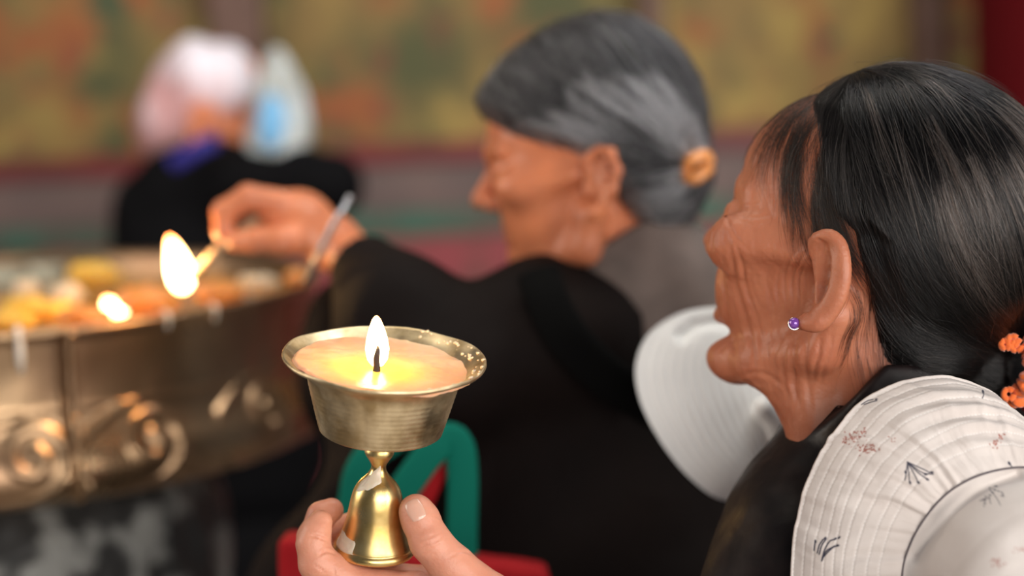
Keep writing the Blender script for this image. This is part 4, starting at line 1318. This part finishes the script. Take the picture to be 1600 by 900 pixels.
def hair_m(p):
    q = loc_of(p, MC, MB_)
    hx = np.interp(q[:, 2], MZ, MX).astype(np.float32)
    q0 = q; q = q.copy(); q[:, 0] = np.where(q[:, 0] < 0, q[:, 0] / .84, q[:, 0] / 1.06)
    b_ = el(q, (-8, 0, 54), (98, 77, 92))
    b_ = smin(b_, el(q, (34, 0, 58), (60, 60, 54)), 20)
    b_ = smin(b_, el(q, (-60, 0, 8), (40, 52, 46)), 20)
    q = q0
    d = smax(b_ - 9 * np.clip((hx - q[:, 0]) / 22, -.5, 1), (q[:, 0] - hx) * .8, 6)
    d = smin(d, el(q, (-78, 6, 14), (20, 34, 28)), 8)
    r_ = p - cp(1085, 262, 1740).astype(np.float32)
    ang = np.arctan2(r_[:, 1], -r_[:, 0])
    return d + 1.2 * vnoise(np.stack([ang * 16, np.linalg.norm(r_, axis=1) / 60, q[:, 1] / 60], -1), 6)
V, F = surf(hair_m, np.array([-50, -60, 1620]), np.array([205, 268, 1880]), 3.0, newton=1, slack=1.5)
hm = mesh_np('hair', c2w(V), F[:, ::-1], mat('grey_black_hair_base', (0.006, .006, .007), .55, var=(30, (.03, .03, .034), 4, .1)), root_m)
BM = cp(1080, 268, 1735)
qm = loc_of(V, MC, MB_)
ok = np.flatnonzero((V[:, 2] < 1790) & (qm[:, 0] > -85))
def vel_m(p):
    t = BM.astype(np.float32) - p
    v = t / np.maximum(np.linalg.norm(t, axis=1)[:, None], 1)
    q = loc_of(p, MC, MB_)
    dn = np.zeros_like(p); dn[:, 1] = -1
    return v + .5 * np.clip(q[:, 2:3] / 120, 0, 1) * dn
hair_strands('hair_strands', hair_m, V[rng.choice(ok, 7000)], vel_m, 26, 7.0, (.3, 2.5), .00026, hair_mat('greying_hair_strands', (0.010, .0095, .011), (0.34, .34, .37), .36, .35), hm, wob=1.2, seed=6)
mpx = 800 + FPX * V[:, 0] / V[:, 2]; mpy = 450 - FPX * V[:, 1] / V[:, 2]
gm = []
for (gx, gy, sx, sy, n_) in ((840, 190, 40, 26, 700), (890, 225, 40, 22, 800), (930, 130, 60, 30, 500), (1010, 150, 40, 50, 500), (1000, 300, 34, 30, 700), (1060, 180, 30, 40, 300)):
    c_ = np.flatnonzero((((mpx - gx) / sx) ** 2 + ((mpy - gy) / sy) ** 2 < 1) & (V[:, 2] < 1780))
    if len(c_): gm.append(V[rng.choice(c_, n_)])
hair_strands('grey_strands', hair_m, np.concatenate(gm), vel_m, 12, 6.0, (2.2, 3.4), .00034, hair_mat('silver_grey_strands', (0.30, .30, .34), (0.60, .60, .66), .5, .4), hm, wob=2.0, seed=16)
hc_ = tube('hair_clip', smooth_line([list(W(1068, 262, 1690)), list(W(1082, 250, 1684)), list(W(1102, 244, 1690)), list(W(1106, 262, 1692)), list(W(1086, 278, 1686)), list(W(1070, 274, 1690)), list(W(1066, 264, 1690))], 30), .006, mat('amber_plastic', (0.85, .33, .10), .3, coat=.4), hm, seg=10)
hc_['label'] = 'amber hair clip at the bun'

m_robe2 = mat('dark_brown_cloth', (0.009, 0.005, 0.0042), .8, spec=.14, bump=[(7, .6, .02), (60, .3, .002)], var=(8, (0.006, .0038, .0036), 4, .2))
def robe_m(p):
    d = chain(p, [(1000, 500, 1775, 76), (850, 525, 1715, 62), (700, 572, 1690, 56), (628, 488, 1712, 46), (572, 420, 1755, 31)], 24)
    d = smin(d, el(p, cp(1010, 560, 1790), (92, 105, 80)), 30)
    d = smin(d, el(p, cp(930, 800, 1780), (160, 200, 100)), 50)
    d = smin(d, chain(p, [(650, 600, 1710, 46), (640, 730, 1720, 52)], 30), 30)
    d = smin(d, el(p, cp(700, 1080, 1800), (190, 190, 100)), 50)
    d = smin(d, el(p, cp(528, 570, 1830), (36, 78, 34)), 24)
    d = smin(d, el(p, cp(596, 700, 1745), (52, 150, 46)), 40)
    d = smin(d, el(p, cp(530, 1010, 1740), (90, 130, 60)), 40)
    f = 5 * np.sin((p[:, 0] * .55 - p[:, 1] * .83) / 17 + 2.4 * vnoise(p / 90, 4)) * np.clip(vnoise(p / 120, 8) + .5, 0, 1)
    d = d + f
    return smax(d, -chain(p, [(600, 448, 1735, 20), (540, 388, 1775, 27)], 8), 4)
V, F = surf(robe_m, np.array([-300, -480, 1600]), np.array([265, 70, 1925]), 4.0, newton=1, slack=1.7)
mesh_np('robe', c2w(V), F[:, ::-1], m_robe2, root_m)['label'] = 'dark brown loose robe with wide sleeve'
skirt('robe_skirt', 790, 1130, 1890, 170, 250, m_robe2, root_m)
# grey-brown collar cloth over neck and upper back
def collar_m(p):
    d = chain(p, [(955, 372, 1752, 57), (1000, 440, 1758, 68), (1034, 520, 1775, 92)], 20)
    d = smin(d, el(p, cp(1040, 520, 1780), (92, 92, 88)), 24)
    d = d + 2.5 * np.sin((p[:, 0] + p[:, 1] * .8) / 15 + 1.5 * vnoise(p / 50, 2))
    d = smax(d, (p[:, 1] - 12 - .60 * (p[:, 0] - 36)) * .85, 6)
    d = smax(d, p[:, 1] - (66 + .12 * (p[:, 0] - 110)), 6)
    d = smax(d, (-(p[:, 0] - 40) - .9 * (p[:, 1] + 10)) * .7 - 22, 8)
    return smax(d, -(p[:, 1] + 75 + .4 * (p[:, 0] - 100)), 8)
V, F = surf(collar_m, np.array([0, -150, 1640]), np.array([245, 80, 1900]), 3.5, newton=1, slack=1.7)
mesh_np('collar', c2w(V), F[:, ::-1], mat('grey_brown_wool', (0.21, 0.155, 0.135), .8, sheen=.2, bump=[(40, .5, .004)], var=(14, (.08, .06, .052), 4, .2)), root_m)['label'] = 'grey-brown cloth over the upper back'
st_ = tube('strap', smooth_line([list(W(842, 424, 1655)), list(W(856, 470, 1638)), list(W(890, 530, 1630)), list(W(950, 590, 1640)), list(W(1030, 640, 1665))], 30), .018, mat('black_strap', (.003, .003, .003), .9, spec=.08), root_m, seg=14, ribbon=(1, .35))
st_['label'] = 'black strap across the shoulder'

# lighting stick in that hand, burning at the tip
stk = empty('lighting_stick', W(352, 380, 1798), 'thin burning stick held between the fingers over the basin', 'stick')
tube('stick', [W(470, 305, 1830), W(410, 335, 1812), W(352, 379, 1798), (W(300, 432, 1830))], [.0042, .0044, .0046, .0044], mat('pale_wood_stick', (.42, .27, .15), .6), stk, seg=10)
flame('flame', 284, 458, 1835, 12.5, 54, m_fl, stk, lean=-.22, power=.9, flat=.8)
flame('flame', 295, 438, 1832, 6.5, 17, m_fl, stk, lean=.1, flat=.8)

# ------------------------------------------------------------------ white hat of the middle person
def white_hat():
    hat2 = empty('sun_hat', W(1120, 640, 1560), 'plain white ribbed sun hat hanging behind the middle person\'s back', 'hat')
    o_ = smooth_line([(1150, 484, 1592), (1110, 480, 1588), (1060, 490, 1578), (1015, 520, 1566), (994, 565, 1556), (997, 615, 1548), (1020, 670, 1540), (1060, 728, 1534), (1105, 770, 1530), (1138, 783, 1530), (1160, 779, 1531), (1180, 766, 1532), (1197, 746, 1535)], 220)
    i_ = smooth_line([(1178, 500, 1582), (1180, 515, 1580), (1182, 530, 1578), (1184, 545, 1572), (1186, 560, 1566), (1188, 580, 1560), (1190, 600, 1554), (1193, 620, 1549), (1196, 645, 1544), (1197, 665, 1541), (1198, 690, 1538), (1198, 715, 1536), (1198, 730, 1535), (1198, 744, 1535)], 220)
    A = np.array([cp(*p) for p in o_]); B = np.array([cp(*p) for p in i_])
    v = np.linspace(0, 1, 90)
    S_ = A[:, None] * (1 - v)[None, :, None] + B[:, None] * v[None, :, None]
    hgt = -7 * np.sin(np.pi * v)[None, :] + .55 * np.sin(v * 90 * .9)[None, :] - 1.5 * np.exp(-(v / .02) ** 2)[None]
    S_ = S_ + np.array([0, 0, 1.0]) * (hgt * np.ones((220, 1)))[..., None]
    wx = 800 + FPX * S_[..., 0] / S_[..., 2]; wy = 450 - FPX * S_[..., 1] / S_[..., 2]
    dl, _ = polyd(wx, wy, [(1066, 524), (1084, 508), (1110, 502), (1140, 504)])
    S_ = S_ + np.array([0, 0, 1.0]) * (9 * np.exp(-(dl / 9) ** 2))[..., None]
    V_ = np.concatenate([S_.reshape(-1, 3), (S_ + [0, 0, 2.5]).reshape(-1, 3)])
    F_ = grid_faces(220, 90); n_ = 220 * 90
    m = mat('white_ribbed_cotton', (0.93, 0.93, 0.92), .85, sheen=.2, bump=(500, .3, .0005))
    i = np.arange(219) * 90
    e1 = np.stack([i, i + n_, i + 90 + n_, i + 90], -1)
    F_ = np.concatenate([F_, F_[:, ::-1] + n_, e1])
    mesh_np('brim', c2w(V_), F_, m, hat2)
    # crown: shallow dome from the seam
    cen = cp(1222, 620, 1590)
    k_ = np.linspace(0, 1, 40)
    D_ = np.stack([B * (1 - t) + cen * t + np.array([0, 0, 16]) * math.sin(t * math.pi) + np.array([0, 0, 0]) for t in k_], 1)
    V_ = np.concatenate([D_.reshape(-1, 3), (D_ + [0, 0, 2.0]).reshape(-1, 3)])
    Fd = grid_faces(220, 40)
    mesh_np('crown', c2w(V_), np.concatenate([Fd, Fd[:, ::-1] + 220 * 40]), m, hat2)
    # turned-back corner of the brim at the right
    def fn(p):
        return chain(p, [(1196, 640, 1535, 10), (1216, 662, 1538, 9), (1214, 690, 1540, 8)], 8)
    V_, F_ = surf(fn, cp(1196, 700, 1535) - [25, 20, 25], cp(1225, 620, 1540) + [15, 20, 25], 2, newton=1)
    mesh_np('brim_fold', c2w(V_), F_[:, ::-1], m, hat2)
    return hat2
white_hat()

# ------------------------------------------------------------------ red bag with green straps
bag = empty('shoulder_bag', W(640, 980, 1640), 'red cloth bag with green straps hanging behind the lamp', 'bag')
m_redc = mat('red_cloth', (0.33, 0.006, 0.010), .8, spec=.2, bump=[(40, .4, .004)])
m_grn = mat('green_webbing', (0.0, 0.15, 0.105), .8, spec=.2, bump=[(400, .4, .001)])
def bag_fn(p):
    a_, b_ = cp(440, 830, 1600), cp(860, 900, 1600)
    c0 = (cp(440, 1060, 1600) + cp(860, 1060, 1600)) / 2
    q = p - c0.astype(np.float32)
    qq = np.abs(q) - np.array([100, 112, 22], np.float32)
    d = np.linalg.norm(np.maximum(qq, 0), axis=1) + np.minimum(qq.max(1), 0) - 8
    top = (p[:, 1] - (-196 - .12 * (p[:, 0] + 190) + 0))
    d = smax(d, top * .95, 8)
    return d + 1.6 * vnoise(p / 24, 3)
V, F = surf(bag_fn, cp(650, 1060, 1600) - [125, 140, 45], cp(650, 1060, 1600) + [125, 150, 45], 3.5, newton=1, slack=1.6)
mesh_np('pouch', c2w(V), F[:, ::-1], m_redc, bag)
tube('strap', smooth_line([list(W(*p)) for p in ((560, 900, 1595), (610, 800, 1590), (640, 752, 1588), (674, 706, 1586), (700, 684, 1588), (718, 700, 1590), (723, 750, 1592), (722, 820, 1595), (722, 900, 1598))], 60), .0125, m_grn, bag, seg=12, ribbon=(1, .22))
tube('strap', smooth_line([list(W(*p)) for p in ((545, 850, 1606), (553, 780, 1602), (562, 738, 1600), (585, 705, 1602), (625, 680, 1606), (640, 660, 1612))], 40), .0125, m_grn, bag, seg=12, ribbon=(1, .22))
rs = tube('lining_strip', smooth_line([list(W(*p)) for p in ((622, 900, 1612), (648, 800, 1608), (668, 750, 1606), (690, 706, 1606))], 30), .0125, m_redc, bag, seg=12, ribbon=(1, .22))
rs['label'] = 'red strip between the straps'

# ------------------------------------------------------------------ far person in the pale cap
FB = basis(math.radians(8), math.radians(-28), side=1)
FC = cp(320, 200, 3050)
def skin_f(p):
    q = loc_of(p, FC, FB)
    d = head_sdf(q, chin=(76, -80))
    a = q.copy(); a[:, 1] = np.abs(a[:, 1]); d = smin(d, simple_ear(a), 3)
    d = smin(d, chain(p, [(312, 210, 3050, 46), (290, 300, 3060, 50)], 10), 20)
    d = smin(d, chain(p, [(290, 320, 3060, 60), (280, 520, 3070, 80)], 10), 20)
    return smin(d, chain(p, [(290, 300, 3020, 45), (400, 285, 2960, 34), (490, 288, 2930, 24)], 10), 20)
V, F = surf(skin_f, FC + [-190, -330, -170], FC + [280, 180, 200], 5, newton=1, slack=1.5)
root_f = mesh_np('person', c2w(V), F[:, ::-1], m_skin2)
tag(root_f, 'far blurred person in pale pink and white cap and black coat behind the basin', 'person')
m_cap = mat('pink_white_cloth', (0.74, 0.70, 0.80), .8, var=(7, (0.50, .27, .28), 3, .09), bump=[(20, .5, .01)])
def cap_fn(p):
    q = loc_of(p, FC, FB)
    d = el(q, (-14, 0, 58), (96, 84, 74))
    d = smin(d, rc(q, (62, 0, 78), (84, 0, 48), 30, 12), 20)
    d = smin(d, el(q, (-40, 0, 0), (62, 74, 78)), 20)
    d = d + 4 * np.sin(q[:, 0] / 13 + q[:, 2] / 22)
    return smax(d, (q[:, 0] - 26 - .62 * (q[:, 2] - 30)) * .85, 8)
V, F = surf(cap_fn, FC + [-200, -140, -130], FC + [150, 210, 130], 5, newton=1, slack=1.6)
mesh_np('cap', c2w(V), F[:, ::-1], m_cap, root_f)
m_blk = mat('black_coat', (0.003, .003, .004), .85, spec=.1, bump=[(12, .5, .01)])
def coat_f(p):
    d = el(p, cp(290, 420, 3050), (118, 175, 110))
    d = smin(d, chain(p, [(300, 300, 3020, 66), (400, 288, 2960, 58), (480, 285, 2930, 50), (520, 288, 2915, 47)], 20), 30)
    d = smin(d, chain(p, [(350, 262, 3000, 44), (290, 285, 3030, 60), (235, 330, 3050, 60)], 10), 20)
    d = smin(d, el(p, cp(330, 640, 3080), (190, 260, 120)), 50)
    return d + 3 * vnoise(p / 40, 3)
V, F = surf(coat_f, cp(290, 420, 3050) + [-230, -470, -230], cp(290, 420, 3050) + [330, 220, 190], 7, newton=1, slack=1.7)
mesh_np('coat', c2w(V), F[:, ::-1], m_blk, root_f)
skirt('coat_skirt', 330, 800, 3080, 190, 260, m_blk, root_f)
cl = tube('blue_collar', smooth_line([list(W(*p)) for p in ((268, 256, 2905), (290, 244, 2898), (312, 230, 2896), (338, 218, 2902))], 30), .012, mat('royal_blue_cloth', (0.02, .015, .22), .7), root_f, seg=12, ribbon=(1, .5))

# pale blue and white plastic bag on the raised sleeve
def pb(p):
    c0 = cp(440, 185, 2940)
    q = p - c0.astype(np.float32)
    t = np.clip((q[:, 1] + 60) / 165, 0, 1)
    r_ = np.interp(t, [0, .25, .6, .85, 1], [48, 47, 38, 22, 8])
    ang = np.arctan2(q[:, 2], q[:, 0])
    d = (np.hypot(q[:, 0] + 8 * t, q[:, 2] * 1.3) - r_ * (1 + .07 * np.sin(5 * ang + q[:, 1] / 22))) * .7
    return smax(smax(d, -q[:, 1] - 58, 8), q[:, 1] - 106, 8)
V, F = surf(pb, cp(440, 185, 2940) - [75, 75, 60], cp(440, 185, 2940) + [75, 125, 60], 3.5, newton=1, slack=1.7)
pbag = mesh_np('plastic_bag', c2w(V), F[:, ::-1], mat('milky_plastic', (0.34, .36, .36), .3, sss=.2, sss_scale=.02, var=(12, (0.55, .62, .66), 3, .12), coat=.3))
tag(pbag, 'milky white and light blue plastic bag on the black coat sleeve', 'bag')
pl = blob('blue_label', 424, 190, 2902, (20, 42, 12), mat('light_blue_print', (0.16, .42, .72), .5), 2, parent=pbag, h=3.5, amp=.08)
pl['label'] = 'light blue patch'
